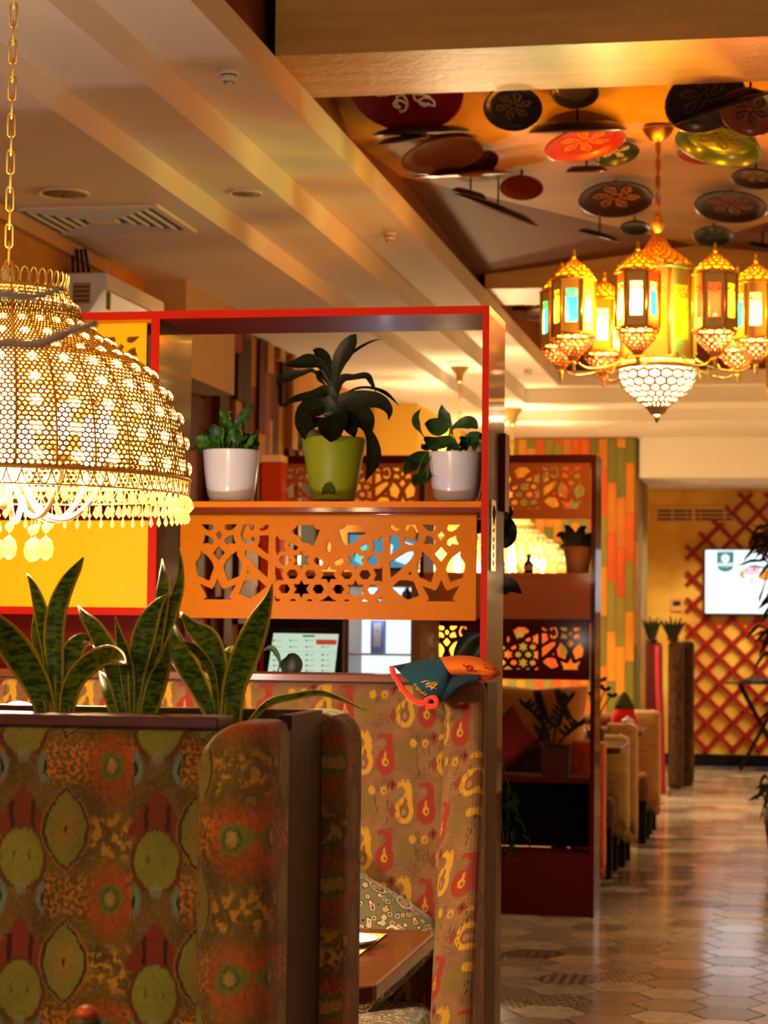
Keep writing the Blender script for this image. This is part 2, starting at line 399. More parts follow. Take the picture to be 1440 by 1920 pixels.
struct(MB().box((XL, yc1, zt(2.2)), (XQ, yT+.05, zt(2.3))).box((XL, YB, zt(2.25)), (XQ, yb0, zt(2.35))).build('ceiling', M_trayp))
struct(MB().box((XCD, yb0, zD), (XRc, yb1, T)).build('trim_1', M_beam))
struct(MB().box((XCD, yc0, zD), (XRc, yc1, T)).build('trim_2', M_beam))
struct(MB().box((XW-.3, YB-.2, T), (XR+.3, YF+.3, T+.1)).build('ceiling', M_ceil))
# walls ----------------------------------------------------------------
struct(MB().box((XW-.25, YB-.2, 0), (XW, YF+.2, T)).build('wall_left', M_wall))
struct(MB().box((XW-.1, YF, 0), (XR, YF+.2, T)).build('wall_far', M_far))
struct(MB().box((XR, YB-.2, 0), (XR+.2, YF+.2, T)).build('wall_right', M_wall))
bw = MB()   # wall behind the camera with two window openings
wins = [(-2.65, -1.15), (.55, 2.05)]; xs = [XW]+[q for w in wins for q in w]+[XR]
for i in range(0, len(xs), 2): bw.box((xs[i], YB-.2, 0), (xs[i+1], YB, T))
for w in wins: bw.box((w[0], YB-.2, 0), (w[1], YB, .95)).box((w[0], YB-.2, 2.55), (w[1], YB, T))
struct(bw.build('wall_back', M_wall))
for k, w in enumerate(wins):
    fr = MB()
    for a, b2 in (((w[0], .95), (w[0]+.06, 2.55)), ((w[1]-.06, .95), (w[1], 2.55)), ((w[0], .95), (w[1], 1.01)), ((w[0], 2.49), (w[1], 2.55)), ((sum(w)/2-.03, .95), (sum(w)/2+.03, 2.55))):
        fr.box((a[0], YB-.14, a[1]), (b2[0], YB-.06, b2[1]))
    struct(fr.build('window_%d' % (k+1), M_white))
struct(MB().box((-1.32, YF-.03, 0), (XR, YF, .12)).build('baseboard_far', M_blackwood))
# corner bulkhead on the left wall beyond the first booth
struct(MB().box((XW, 9.8, 2.56), (-2.84, 10.72, zA)).build('trim_5', mat('bulkhead_paint', S(176, 150, 112), .8)))
# ---- wooden slats: left wall section and far column
PAL = [mat('slat_'+n, S(*c), .65, noise=.2, nscale=(30, 30, 4), spec=.25) for n, c in (('olive', (116, 112, 46)), ('rust', (206, 92, 34)), ('ochre', (212, 142, 40)), ('amber', (200, 120, 36)), ('moss', (138, 128, 56)))]
PALD = [mat('wallslat_'+n, S(*c), .55, noise=.2, nscale=(30, 30, 4), spec=.05) for n, c in (('brown', (92, 44, 22)), ('red', (150, 62, 30)), ('tan', (186, 132, 66)), ('ochre', (196, 128, 50)), ('umber', (74, 40, 22)))]
def slat_mesh(w, t, h): 
    o = MB().box((0, -t, 0), (w, 0, h)).build('slat', None); me = o.data; bpy.data.objects.remove(o); return me
def slats(parent, origin, ex, ez0, ez1, n, w, L, pal, seq, stag, rz, t=.02, tj=0):
    meshes = {}
    for i in range(n):
        zq = ez1+L*.999-((i*stag) % 1)*L; j = 0
        while zq > ez0:
            a, b2 = max(ez0, zq-L), min(ez1, zq)
            if b2-a > .02:
                kk = round(b2-a, 3); th = t+tj*random.random(); pk = pal[seq(i, j)]
                key = (kk, pk.name, round(th, 2))
                if key not in meshes:
                    me = slat_mesh(w-.004, round(th, 2)+.001, kk-.004); me.materials.append(pk); meshes[key] = me
                o = bpy.data.objects.new('slat', meshes[key]); COL.objects.link(o); o.parent = parent
                o.location = Vector(origin)+Vector(ex)*(i*w)+Vector((0, 0, a+.002)); o.rotation_euler = (0, 0, rz)
            zq -= L; j += 1
cx0, cx1, cy0 = -2.62, -1.315, yS0-.05
colm = struct(MB().box((cx0, cy0, 0), (cx1, 20.05, zA)).build('wall_column', mat('column_core', S(120, 84, 34), .8)))
slats(colm, (cx1, cy0-.001, 0), (-1, 0, 0), .0, zA, 0, .078, .43, PAL, None, .33, 0)
nS = 16; wS = .0785
slats(colm, (cx1-nS*wS, cy0-.001, 0), (1, 0, 0), .55, zA-.01, nS, wS, .43, PAL, lambda i, j: ((i*2+j*3+(i//3)) % 5), .30, 0, .022)
slats(colm, (cx1+.001, cy0, 0), (0, 1, 0), .55, zA-.01, 14, .105, .9, PAL, lambda i, j: (0, 4, 2, 0, 4, 3, 0)[(i+j) % 7], .37, PI/2, .015)
wl = bpy.data.objects['wall_left']
slats(wl, (XW+.001, 9.6, 0), (0, 1, 0), .9, 2.55, 8, .15, .62, PALD, lambda i, j: (1, 0, 4, 1, 0)[(i*2+j*3) % 5], .41, PI/2, .02, .03)
slats(wl, (XW+.001, 10.8, 0), (0, 1, 0), .9, zA-.01, 13, .15, .62, PALD, lambda i, j: (i*2+j*3+i//4) % 5 if i > 2 else (1, 0, 4)[(i+j) % 3], .41, PI/2, .02, .06)
struct(MB().box((XW+.001, 13.0, 0), (XW+.03, 13.55, 2.62)).build('dark_doorway', M_blackwood)); struct(MB().box((XW+.001, 12.93, 0), (XW+.05, 12.99, 2.69)).box((XW+.001, 13.56, 0), (XW+.05, 13.62, 2.69)).box((XW+.001, 12.99, 2.63), (XW+.05, 13.56, 2.69)).build('trim_8', M_wood))  # near-black slab stands in for the darkness of an open doorway
# plain yellow wall pieces in the far left corner
struct(MB().box((XW, 15.6, 0), (-2.72, 18.2, zA)).build('trim_6', M_yel))
struct(MB().box((-2.72, 19.8, 0), (cx0, YF, zA)).build('trim_7', M_yel))
# ------------------------------------------------------------------ printed fabrics
def fabric_ikat(name, u0, v0, dark=1.0):
    m, nt, b, vec, x, y, z = node_mat(name, .85, .15)
    n1 = xnoise(vec, 55, 4); n2 = xnoise(vec, 1, 4, (420, 420, 60)); n3 = xnoise(vec, 150, 3); n4 = xnoise(vec, 16, 3)
    u = x-y-u0+(n1-.5)*.010; v = z-v0+(n2-.5)*.020+(n1-.5)*.006
    P, Q = .196, .184
    D = lambda r, g, bb: tuple(q*dark for q in S(r, g, bb))
    p = Paint(D(128, 96, 34)); p.over(D(84, 60, 24), clamp((n4-.45)*5)*.8); p.over(D(150, 128, 44), clamp((n3-.5)*6)*.5)
    uc = wrap(u, -P/2, P/2); vc = wrap(v, -Q/2, Q/2)
    ua = wrap(u+.0975*1.33, -P/2, P/2); va = wrap(v, -Q+.012, .012); ub = wrap(u+.0655, -P/2, P/2); vb = wrap(v+Q*.485, -Q/2, Q/2)
    # speckled orange band through the round's row
    band = inside(xabs(vc-.004)-.028, .02)*clamp((n3-.47)*14)*inside(xmin(xabs(ub)-.034, xabs(uc)-.034), .01)
    p.over(D(216, 128, 34), band)
    low = inside(xabs(wrap(v+.098, -Q/2, Q/2))-.03, .02)*clamp((xnoise(vec, 70, 3)-.5)*14)*inside(xabs(uc)-.03, .01); p.over(D(214, 150, 42), low)
    # C: orange rounds with an olive heart
    c1 = ell(uc, vc, 0, -.004, .034, .05)+(n3-.5)*.012; p.over(D(196, 84, 22), inside(c1, .016)*(.35+.6*clamp((n3-.42)*6)))
    p.over(D(120, 124, 46), inside(ell(uc, vc, 0, 0, .0175, .021)+(n3-.5)*.004, .004)); p.over(D(196, 150, 60), inside(ell(uc, vc, 0, 0, .006, .01)+(n3-.5)*.012, .003)); p.over(D(60, 60, 26), inside(xabs(ell(uc, vc, 0, 0, .0105, .013))-.0012+(n3-.5)*.006, .002)*.6)
    # A: dark red pointed arch over an olive oval, teal crescents either side
    ar = xmax(xabs(ua)-xmin((-va-.026)*.72, .043), -va-.098); p.over(D(140, 56, 28), inside(ar+(n3-.5)*.006, .005))
    p.over(D(52, 30, 22), inside(xmax(xabs(xabs(ua)-.0155)-.0032, xabs(va+.072)-.02)+(n3-.5)*.005, .002)*.9)
    p.over(D(112, 58, 30), inside(ell(ua, va, 0, -.132, .037, .048), .003)); p.over(D(150, 142, 44), inside(ell(ua, va, 0, -.13, .0315, .041), .003)); p.over(D(70, 74, 30), inside(ell(xabs(ua), va, .012, -.128, .002, .006)+(n3-.5)*.004, .002)*.7)
    xa = xabs(ua)
    p.over(D(124, 146, 110), inside(ell(xa, vc, .036, -.002, .014, .024)+(n3-.5)*.006, .004)*inside(xa-.0335, .0015))
    p.over(D(40, 44, 34), inside(ell(xa, vc, .036, -.003, .007, .0125), .002)*inside(xa-.0335, .0015))
    p.over(D(150, 156, 116), inside(ell(ua, vc, 0, .012, .008, .009)+(n3-.5)*.01, .004)*.6)
    # B: leaf with a dark outline
    lf = xabs(ub)-(1-vb*vb*(1/.056**2))*.0315
    p.over(D(196, 116, 44), inside(xabs(lf-.0045)-.0016, .002)*.7); p.over(D(146, 138, 48), inside(lf, .002))
    rad = X.op('SQRT', ub*ub+vb*vb*.4); p.over(D(206, 122, 44), clamp(.9-rad*38)*clamp((n3-.36)*5)); p.over(D(74, 48, 26), inside(xabs(lf)-.0022, .0015)); p.over(D(48, 44, 24), inside(ell(ub, vb, 0, 0, .0025, .006), .002))
    for off in (-.0335, .0335): p.over(D(70, 48, 24), inside(xabs(xabs(ua)-.0335)-.0005, .0008)*.35)
    p.over(D(70, 50, 16), clamp((xnoise(vec, 1, 3, (500, 500, 120))-.5)*5)*.5); p.over(D(84, 70, 22), clamp((xnoise(vec, 9, 3)-.42)*4)*.4)
    finish(nt, b, p)
    bp = nt.nodes.new('ShaderNodeBump'); bp.inputs['Strength'].default_value = .25; bp.inputs['Distance'].default_value = .002
    nt.links.new(n2.v, bp.inputs['Height']); nt.links.new(bp.outputs[0], b.inputs['Normal']); return m
def fabric_paisley(name, u0, v0):
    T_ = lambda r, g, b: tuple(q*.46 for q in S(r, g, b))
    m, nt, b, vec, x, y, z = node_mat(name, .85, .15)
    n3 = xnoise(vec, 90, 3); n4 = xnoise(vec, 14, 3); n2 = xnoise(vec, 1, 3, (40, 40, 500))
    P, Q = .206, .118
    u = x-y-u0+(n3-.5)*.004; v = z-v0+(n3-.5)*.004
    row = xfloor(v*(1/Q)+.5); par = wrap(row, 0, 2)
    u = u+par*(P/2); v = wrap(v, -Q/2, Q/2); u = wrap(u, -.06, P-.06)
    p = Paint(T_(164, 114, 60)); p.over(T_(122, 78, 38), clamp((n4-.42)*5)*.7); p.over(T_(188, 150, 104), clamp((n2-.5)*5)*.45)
    p.over(T_(142, 114, 38), inside(ell(u, v, .108, .006, .026, .036)+(n3-.5)*.02, .02)*.75)
    def paisley(cx, flip):
        a = (u-cx)*flip
        body = ell(a, v, 0, -.018, .0235, .033); tail = ell(a, v, .0085, .018, .0115, .036); hook = ell(a, v, -.0055, .044, .0135, .0095); bite = ell(a, v, -.0085, .0275, .0105, .0135)
        return xmax(xmin(xmin(body, tail), hook), -bite), a
    d, a = paisley(0, 1); p.over(T_(236, 172, 34), inside(d+(n3-.5)*.004, .003)); p.over(T_(150, 96, 52), inside(xmin(ell(a, v, 0, -.019, .0115, .019), ell(a, v, .003, .0, .005, .014))+(n3-.5)*.003, .002)); p.over(T_(190, 134, 90), inside(ell(a, v, -.001, -.022, .005, .008), .002))
    d, a = paisley(.055, 1); p.over(T_(176, 56, 28), inside(d+(n3-.5)*.005, .004)); p.over(T_(232, 166, 40), inside(xmin(ell(a, v, -.001, -.018, .0085, .011), ell(a, v, -.001, -.004, .003, .012)), .002)); p.over(T_(170, 70, 34), inside(ell(a, v, .001, -.019, .0035, .0045), .002))
    # little crowns above, red diamonds, yellow dots, black dashes
    p.over(T_(220, 160, 44), inside(ell(xabs(u-.002), v, .006, .0565, .003, .004), .002))
    p.over(T_(150, 58, 36), inside(xabs(u+.03)+xabs(v-.045)*.7-.012+(n3-.5)*.006, .004)); p.over(T_(60, 26, 24), inside(ell(u, v, -.03, .045, .003, .006), .002))
    p.over(T_(150, 58, 36), inside(xabs(u+.03)+xabs(v+.02)*.5-.010+(n3-.5)*.006, .004)*.8)
    p.over(T_(226, 166, 40), inside(ell(u, v, -.052, .03, .0085, .011)+(n3-.5)*.004, .003)); p.over(T_(176, 116, 50), inside(ell(u, v, -.051, .028, .0035, .005), .002))
    p.over(T_(226, 166, 40), inside(ell(u, v, .124, .03, .0085, .011)+(n3-.5)*.004, .003))
    nd = xnoise(vec, 1, 2, (5, 5, 70)); nd2 = xnoise(vec, 1, 2, (300, 300, 40))
    for cx in (-.016, -.0105, -.042, .139, .133): p.over(T_(46, 28, 26), inside(xabs(u-cx)-.0011, .001)*clamp((nd2-.5)*20)*inside(xabs(v)-.05, .004))
    finish(nt, b, p)
    bp = nt.nodes.new('ShaderNodeBump'); bp.inputs['Strength'].default_value = .2; bp.inputs['Distance'].default_value = .002
    nt.links.new(n2.v, bp.inputs['Height']); nt.links.new(bp.outputs[0], b.inputs['Normal']); return m
def fabric_mandala(name, sc):
    m, nt, b, vec, x, y, z = node_mat(name, .8, .15)
    def vor(s, feat='F1'):
        v = nt.nodes.new('ShaderNodeTexVoronoi'); v.inputs['Scale'].default_value = s; v.feature = feat; nt.links.new(vec, v.inputs['Vector']); return v
    a = vor(sc); d = X(a.outputs['Distance']); c2 = nt.nodes.new('ShaderNodeSeparateColor'); nt.links.new(a.outputs['Color'], c2.inputs[0]); r1, r2 = X(c2.outputs[0]), X(c2.outputs[1])
    a2 = vor(sc*5.5); d2 = X(a2.outputs['Distance']); c3 = nt.nodes.new('ShaderNodeSeparateColor'); nt.links.new(a2.outputs['Color'], c3.inputs[0]); q1 = X(c3.outputs[0])
    p = Paint(S(104, 96, 62)); p.over(S(30, 30, 20), inside(xabs(d2-.43)-.06, .03)); p.over(S(40, 42, 28), clamp((r1-.6)*30)*inside(d-.36, .02))
    p.over(S(204, 176, 128), inside(d2-.40, .05)); p.over(S(96, 104, 62), inside(d2-.30, .05)*clamp((.45-q1)*40)); p.over(S(196, 96, 40), inside(d2-.30, .05)*clamp((q1-.66)*40)); p.over(S(44, 44, 30), inside(xabs(d2-.20)-.03, .03)); p.over(S(220, 196, 150), inside(d2-.11, .04))
    for lo, wd, cc in ((.33, .02, (222, 200, 160)), (.29, .012, (60, 66, 40)), (.255, .014, (206, 110, 50)), (.2, .035, (110, 116, 74)), (.14, .02, (226, 206, 168)), (.09, .02, (150, 170, 160)), (.045, .02, (220, 196, 150))):
        p.over(S(*cc), inside(xabs(d-lo)-wd*.6, .008))
    p.over(S(34, 34, 26), inside(d2-.16, .05)*inside(xabs(d-.235)-.05, .02)); p.over(S(214, 120, 60), inside(d-.035, .01))
    finish(nt, b, p); return m
FA = fabric_ikat('olive_ikat_fabric', 0, 0, 1.15)   # origin set through the object offsets below
FB = fabric_paisley('paisley_ikat_fabric', 0, 0)
FC = fabric_mandala('mandala_fabric', 11)
# pattern anchors: objects carry their own origin so that a motif lands where it does on the sofa
def offset_origin(o, d):
    d = Vector(d); o.data.transform(Matrix.Translation(-d)); o.location = o.location+d; return o

# ------------------------------------------------------------------ cut-out panels
def mirror_h(pl, c): return [(2*c-q[0], q[1]) for q in pl]
HL = [[(207,200),(320,200),(332,225),(325,250),(290,262),(250,245)], [(383,260),(418,297),(383,345),(350,297)],
 [(245,297),(300,315),(330,345),(328,380),(300,392),(285,375),(220,380),(240,340)], [(383,400),(440,465),(383,535),(325,465)],
 [(205,443),(270,490),(320,550),(340,600),(310,680),(298,727),(180,680),(158,560),(210,485)],
 [(205,752),(320,800),(345,770),(375,700),(405,770),(430,800),(550,760),(500,850),(490,880),(515,898),(235,898),(270,880),(260,850)],
 [(620,200),(715,205),(720,245),(690,255),(680,225),(660,210),(630,240),(612,290),(625,335),(660,350),(690,345),(700,310),(725,335),(720,365),(680,385),(640,385),(600,350),(588,290)],
 [(770,235),(800,235),(820,205),(858,205),(855,235),(810,262),(775,255)], [(770,305),(858,300),(855,480),(750,405),(770,350)],
 [(640,440),(700,450),(855,540),(852,693),(780,640),(640,500),(628,470)], [(655,620),(690,655),(652,658)],
 [(630,720),(700,707),(765,710),(840,775),(775,830),(690,888),(577,850)],
 [(1070,265),(1110,230),(1130,205),(1275,205),(1300,240),(1340,250),(1310,330),(1275,400),(1240,375),(1180,370),(1140,310),(1095,290)],
 [(935,305),(965,345),(1015,345),(1000,400),(1020,450),(965,450),(935,490),(920,440),(920,330)], [(1065,365),(1140,410),(1120,440),(1060,430),(1042,400)],
 [(1300,500),(1380,545),(1360,580),(1300,565),(1285,540)]]
for k in (0, 2, 4): HL.append(mirror_h(HL[k], 383))
def hexh(cx, cy, r=56): return [(cx+r*math.cos(a*PI/3), cy+r*.86*math.sin(a*PI/3)) for a in range(6)]
def starh(cx, cy, r=88): return [(cx+(r if a % 2 else r*.55)*math.sin(a*PI/6+PI/6), cy-(r if a % 2 else r*.55)*math.cos(a*PI/6+PI/6)) for a in range(12)]
CXM = 1425
HL += [hexh(1010, 530), starh(1170, 530), hexh(1085, 660), hexh(1255, 660), hexh(1010, 795), starh(1170, 795), hexh(1330, 795)]
HL += [[(922,580),(940,605),(1005,605),(982,660),(1005,715),(945,715),(922,745)], [(922,850),(940,885),(975,890),(970,910),(922,910)], [(1055,905),(1075,888),(1110,888),(1125,905)], [(1215,905),(1235,888),(1265,888),(1280,905)]]
HALL = HL+[mirror_h(q, CXM) for q in HL]+[[(1425,345),(1450,400),(1440,445),(1425,465),(1410,445),(1400,400)], starh(1425, 660), [(1340,905),(1385,885),(1425,850),(1465,885),(1510,905)]]
def lattice(name, center, material, parent, k=.001365*5.55/5.46, outer=(-295, 285, -100, 100), keep=None, ex=(1, 0, 0)):
    tr = lambda q: ((320+q[0]/4.8-617)*k, -(940+q[1]/4.8-1063)*k)
    hs = [[tr(q) for q in h] for h in HALL]
    if keep: hs = [h for h in hs if all(keep(q[0]/k, -q[1]/k) for q in h)]
    o = [(outer[0]*k, -outer[3]*k), (outer[1]*k, -outer[3]*k), (outer[1]*k, -outer[2]*k), (outer[0]*k, -outer[2]*k)]
    return holed(name, o, hs, .012, frameM(center, ex, (0, 0, 1)), material, parent)

# ------------------------------------------------------------------ near shelving divider
F1, DF = 5.41, .31
fp = lambda px, py, dy=0: atY(px, py, F1+dy)
zt1 = fp(905, 573).z; x1 = fp(917, 700).x; xl = -3.02
dv = thing('shelving_divider', ((x1-1.2), F1+DF/2, 0), 'red edged tall shelving divider carrying three potted plants behind the paisley sofa', 'room divider')
tb = .0205
MB().box((xl, F1, zt1-tb), (x1, F1+DF, zt1)).build('top_board', M_dkred, dv)
MB().box((xl, F1-.002, zt1-tb), (x1, F1, zt1)).build('edge_band', M_red, dv)
MB().box((x1-.0175, F1, 0), (x1, F1+DF, zt1-tb)).build('side_board', M_side, dv)
MB().box((x1-.0175, F1-.002, 0), (x1, F1, zt1-tb)).build('edge_band', M_red, dv)
xd0, xd1 = fp(281, 800).x, fp(297, 800).x
MB().box((xd0, F1, 0), (xd1, F1+DF, zt1-tb)).build('middle_board', M_side, dv)
MB().box((xd0, F1-.002, 0), (xd1, F1, zt1-tb)).build('edge_band', M_red, dv)
zs1, zs0 = fp(600, 940).z, fp(600, 951).z
MB().box((xd1, F1+.003, zs0), (x1-.0175, F1+DF, zs1)).build('shelf', M_lam, dv)
MB().box((xd1, F1+.002, zs0-.012), (x1-.0175, F1+DF, zs0-.0005)).build('shelf_underside', M_dkred, dv)
c = fp(617, 1063, .13); lattice('cutout_panel', (c.x, c.y, c.z), M_lam, dv)
MB().box((xd1, F1+.28, fp(500, 1262).z-.3), (xd1+.02, F1+.29, zs0)).build('back_batten', M_dkred, dv)
# left bay: yellow cut-out panel above, plain yellow box below
a, b_ = fp(140, 590), fp(285, 604)
MB().box((xl, F1+.004, b_.z), (xd0, F1+.03, zt1-tb)).build('header_board', M_lam, dv)
c = fp(26, 713, .02); lattice('yellow_cutout_panel', (c.x, c.y, c.z), M_yelp, dv, outer=(-300, 268, -108, 150))
pa, pb = fp(-80, 975), fp(275, 1140)
MB().box((xl, F1+.006, pb.z), (pb.x, F1+.03, pa.z)).build('yellow_box_panel', M_yelp, dv, bevel=.002)
MB().box((xl, F1-.001, fp(200, 1153).z), (xd0, F1+.02, pb.z)).build('edge_band', M_red, dv)
MB().box((pb.x+.003, F1-.001, pb.z), (xd0, F1+.02, pa.z)).build('post_strip', M_red, dv)
MB().box((xl, F1+.2, .9), (xd0, F1+.212, zs1)).build('back_panel', M_dkred, dv)
# small framed lettering strip on the glossy side
MB().box((x1+.0005, F1+DF-.085, fp(940, 960, .27).z), (x1+.014, F1+DF-.002, fp(940, 815, .27).z)).build('side_fin', M_dkred, dv)
sgx = x1+.004
q0, q1 = atX(922, 936, sgx), atX(933, 1072, sgx)
sg = thing('lettering_plate', (sgx, q0.y, q1.z), 'narrow upright brass plate with dark characters on the divider side', 'sign')
MB().box((x1+.0005, q0.y, q1.z), (sgx, q0.y+.085, q0.z)).build('plate', M_brass, sg)
hh = (q0.z-q1.z)
_rs = random.Random(2)
for i in range(1, 8):
    zc0 = q0.z-hh*(i+.7)/8.6; mk = MB()
    for k in range(3): mk.box((sgx+.0002, q0.y+.034+.006*k, zc0-_rs.uniform(.003, .008)), (sgx+.0009, q0.y+.0365+.006*k+_rs.uniform(0, .002), zc0+_rs.uniform(.002, .008)))
    mk.build('character', M_dkwood, sg)
MB().tube([(sgx+.001, q0.y+.043+.02*math.cos(t*PI/2), q0.z-.035+.02*math.sin(t*PI/2)) for t in range(4)], .002, 5, closed=True).build('emblem', M_dkwood, sg)

# ------------------------------------------------------------------ far shelving divider
F2 = 10.2
gp = lambda px, py, dy=0: atY(px, py, F2+dy)
zt2 = gp(1117, 852).z; x2 = gp(1117, 1000).x; xl2 = gp(492, 1000).x
d2 = thing('shelving_divider', (x2-.9, F2+DF/2, 0), 'dark red shelving divider farther back with two cut-out panels and a low solid base', 'room divider')
t2 = .022
MB().box((xl2, F2, zt2-.035), (x2, F2+DF, zt2)).build('top_board', M_dkred2, d2)
MB().box((x2-.02, F2, 0), (x2, F2+DF, zt2-.035)).build('side_board', M_side, d2)
MB().box((x2-.022, F2-.002, 0), (x2, F2, zt2-.035)).build('edge_band', M_dkred2, d2)
xm = gp(795, 1000).x
MB().box((xm-.02, F2, 0), (xm, F2+DF, zt2-.035)).build('middle_board', M_dkred2, d2)
MB().box((xl2-.02, F2, 0), (xl2, F2+DF, zt2-.035)).build('side_board', M_dkred2, d2)
kk2 = (x2-.02-xm)/590
cz = gp(1000, 919).z; cxm = (xm+x2-.02)/2+.004*0
lattice('cutout_panel', (cxm+5*kk2, F2+.02, cz), M_lam2, d2, k=kk2)
zsh = gp(1000, 1074).z
MB().box((xm, F2+.002, zsh-.02), (x2-.02, F2+DF, zsh)).build('shelf', M_lam2, d2)
MB().box((xm, F2+.006, gp(1000, 1160).z), (x2-.02, F2+.022, zsh-.02)).build('drawer_front', M_lam2, d2, bevel=.002)
MB().box((xm, F2+.002, gp(1000, 1168).z), (x2-.02, F2+DF, gp(1000, 1160).z-.0005)).build('shelf', M_dkred2, d2)
lattice('cutout_panel', (cxm+5*kk2, F2+.02, gp(1000, 1220).z), M_dkred2, d2, k=kk2, outer=(-295, 285, -105, 100))
zl = gp(1000, 1457).z
MB().box((xm, F2+.002, zl-.025), (x2-.02, F2+DF, zl)).build('shelf', M_dkred2, d2)
MB().box((xm, F2+DF-.02, .3), (x2-.02, F2+DF-.005, zl-.025)).build('back_panel', M_blackwood, d2)
MB().box((xm, F2+.004, .004), (x2-.02, F2+.02, gp(1000, 1600).z)).build('base_panel', M_dkred2, d2, bevel=.002)
MB().box((xm, F2+.02, gp(1000, 1600).z-.02), (x2-.02, F2+DF-.02, gp(1000, 1600).z)).build('shelf', M_dkred2, d2)
lattice('cutout_panel', ((xl2+xm)/2+5*kk2-.01, F2+.02, cz), M_lam2, d2, k=kk2*.985)
MB().box((xl2, F2+.002, zsh-.02), (xm-.02, F2+DF, zsh)).build('shelf', M_lam2, d2)
MB().box((xl2, F2+DF-.02, .1), (xm-.02, F2+DF-.005, zsh-.02)).build('back_panel', M_dkred2, d2)
# carton on the upper left shelf of that divider
MB().box(gp(508, 940, .02)-Vector((0, 0, 0)), gp(545, 872, .12)).build('red_carton', mat('red_card', S(196, 66, 26), .6)) if 0 else None
b0, b1 = gp(508, 945), gp(545, 872)
ct = thing('red_carton', (b0.x, F2-.12, 0), 'red upright box with white lid standing before the far divider', 'box')
MB().box((b0.x, F2-.2, 0), (b1.x, F2-.08, b1.z)).build('body', mat('red_card', S(196, 66, 26), .6), ct)
MB().box((b0.x-.004, F2-.204, b1.z), (b1.x+.004, F2-.076, gp(545, 859).z)).build('lid', M_white, ct, bevel=.004)

# ------------------------------------------------------------------ near double booth
Y0 = 2.86
zr1 = atY(300, 1343, Y0).z; zr0 = atY(300, 1366, Y0).z
xe = atY(530, 1500, Y0+.06).x          # right end of the planter
sA = thing('booth_sofa', (-1.9, Y0-.1, 0), 'olive ikat booth sofa whose back and rolled wing fill the lower left corner', 'sofa')
an = atY(210, 1436, Y0)
o = MB().box((-3.0, Y0, .1), (xe-.02, Y0+.06, zr0)).build('backrest', FA, sA, bevel=.012); 
def anchor(o, p): 
    r = ROOT.get(o.name, Vector()); d = Vector(p)-r; o.data.transform(Matrix.Translation(-d)); o.location = d; return o
anchor(o, (an.x, Y0, an.z))
wx0 = atY(383, 1600, Y0-.02).x
xw1 = xe+.012; zw1 = zr1-.002
def rounded_post(x0, x1, ya, yb, z0, ztop, r, drop):
    cx, cy = (x0+x1)/2, (ya+yb)/2; ring = []
    for qx, qy, a0 in ((x1-r, ya+r, -PI/2), (x1-r, yb-r, 0), (x0+r, yb-r, PI/2), (x0+r, ya+r, PI)):
        ring += [(qx+r*math.cos(a0+k*PI/12), qy+r*math.sin(a0+k*PI/12)) for k in range(7)]
    n = len(ring); vs, fs = [], []
    lv = [(1, z0, None)]+[(s_, 0, d_) for s_, d_ in ((1, -drop), (.985, -drop*.55), (.93, -drop*.22), (.8, -drop*.05), (.4, 0), (.02, 0))]
    for s_, z_, d_ in lv:
        for x_, y_ in ring:
            X_, Y_ = cx+(x_-cx)*s_, cy+(y_-cy)*s_; vs.append((X_, Y_, z_ if d_ is None else ztop(X_)+d_))
    for i in range(len(lv)-1):
        for k in range(n): fs.append((i*n+k, i*n+(k+1) % n, (i+1)*n+(k+1) % n, (i+1)*n+k))
    return MB().add(vs, fs, True)
o = rounded_post(wx0, xw1, Y0-.095, Y0+.088, .1, lambda x_: zw1-.04*max(0, 1-(x_-wx0)/.06)**1.5, .048, .035).build('wing', FA, sA)
aw = atY(418, 1570, Y0-.07); anchor(o, (aw.x+.012, Y0-.10, aw.z))
o = MB().box((-3.0, Y0-.52, .3), (wx0, Y0-.002, .46)).build('seat', FA, sA, bevel=.04); anchor(o, (an.x, Y0, an.z))
MB().box((-3.0, Y0-.5, 0), (xe-.02, Y0+.06, .29)).build('plinth', M_dkwood, sA)
ped = thing('planter_box', (-1.9, Y0+.2, 0), 'brown wooden planter box between the two near sofas holding snake plants', 'planter')
Y1, Y2 = Y0+.062, Y0+.315
MB().box((-3.0, Y0-.004, zr0), (wx0+.012, Y1+.02, zr1)).build('front_rail', M_wood, ped, bevel=.003)
MB().box((-3.0, Y1+.03, 0), (xe, Y1+.045, zr1-.02)).build('front_board', M_dkwood, ped)
MB().box((xe-.02, Y1+.045, 0), (xe, Y2, zr1)).build('end_board', M_dkwood, ped, bevel=.002)
MB().box((-3.0, Y2-.02, 0), (xe-.02, Y2, zr1)).build('back_board', M_woodx, ped, bevel=.002)
MB().box((-3.0, Y1+.045, .9), (xe-.02, Y2-.02, zr1-.035)).build('soil', M_soil, ped)
sB = thing('booth_sofa', (-1.9, Y2+.2, 0), 'shade-darkened ikat booth sofa turned away behind the planter box with only its wing edge showing', 'sofa')
FA2 = fabric_ikat('shaded_ikat_fabric', .03, .07, .8)  # front sofa's ikat again, darkened to put this sofa's shade into the colour
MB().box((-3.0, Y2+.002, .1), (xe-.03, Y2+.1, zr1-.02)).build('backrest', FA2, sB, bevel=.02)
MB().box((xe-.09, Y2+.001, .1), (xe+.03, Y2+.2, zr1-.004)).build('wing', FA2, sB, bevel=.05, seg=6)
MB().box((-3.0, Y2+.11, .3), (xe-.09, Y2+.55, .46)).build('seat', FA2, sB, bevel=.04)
MB().box((-3.0, Y2+.11, 0), (xe-.03, Y2+.5, .29)).build('plinth', M_dkwood, sB)

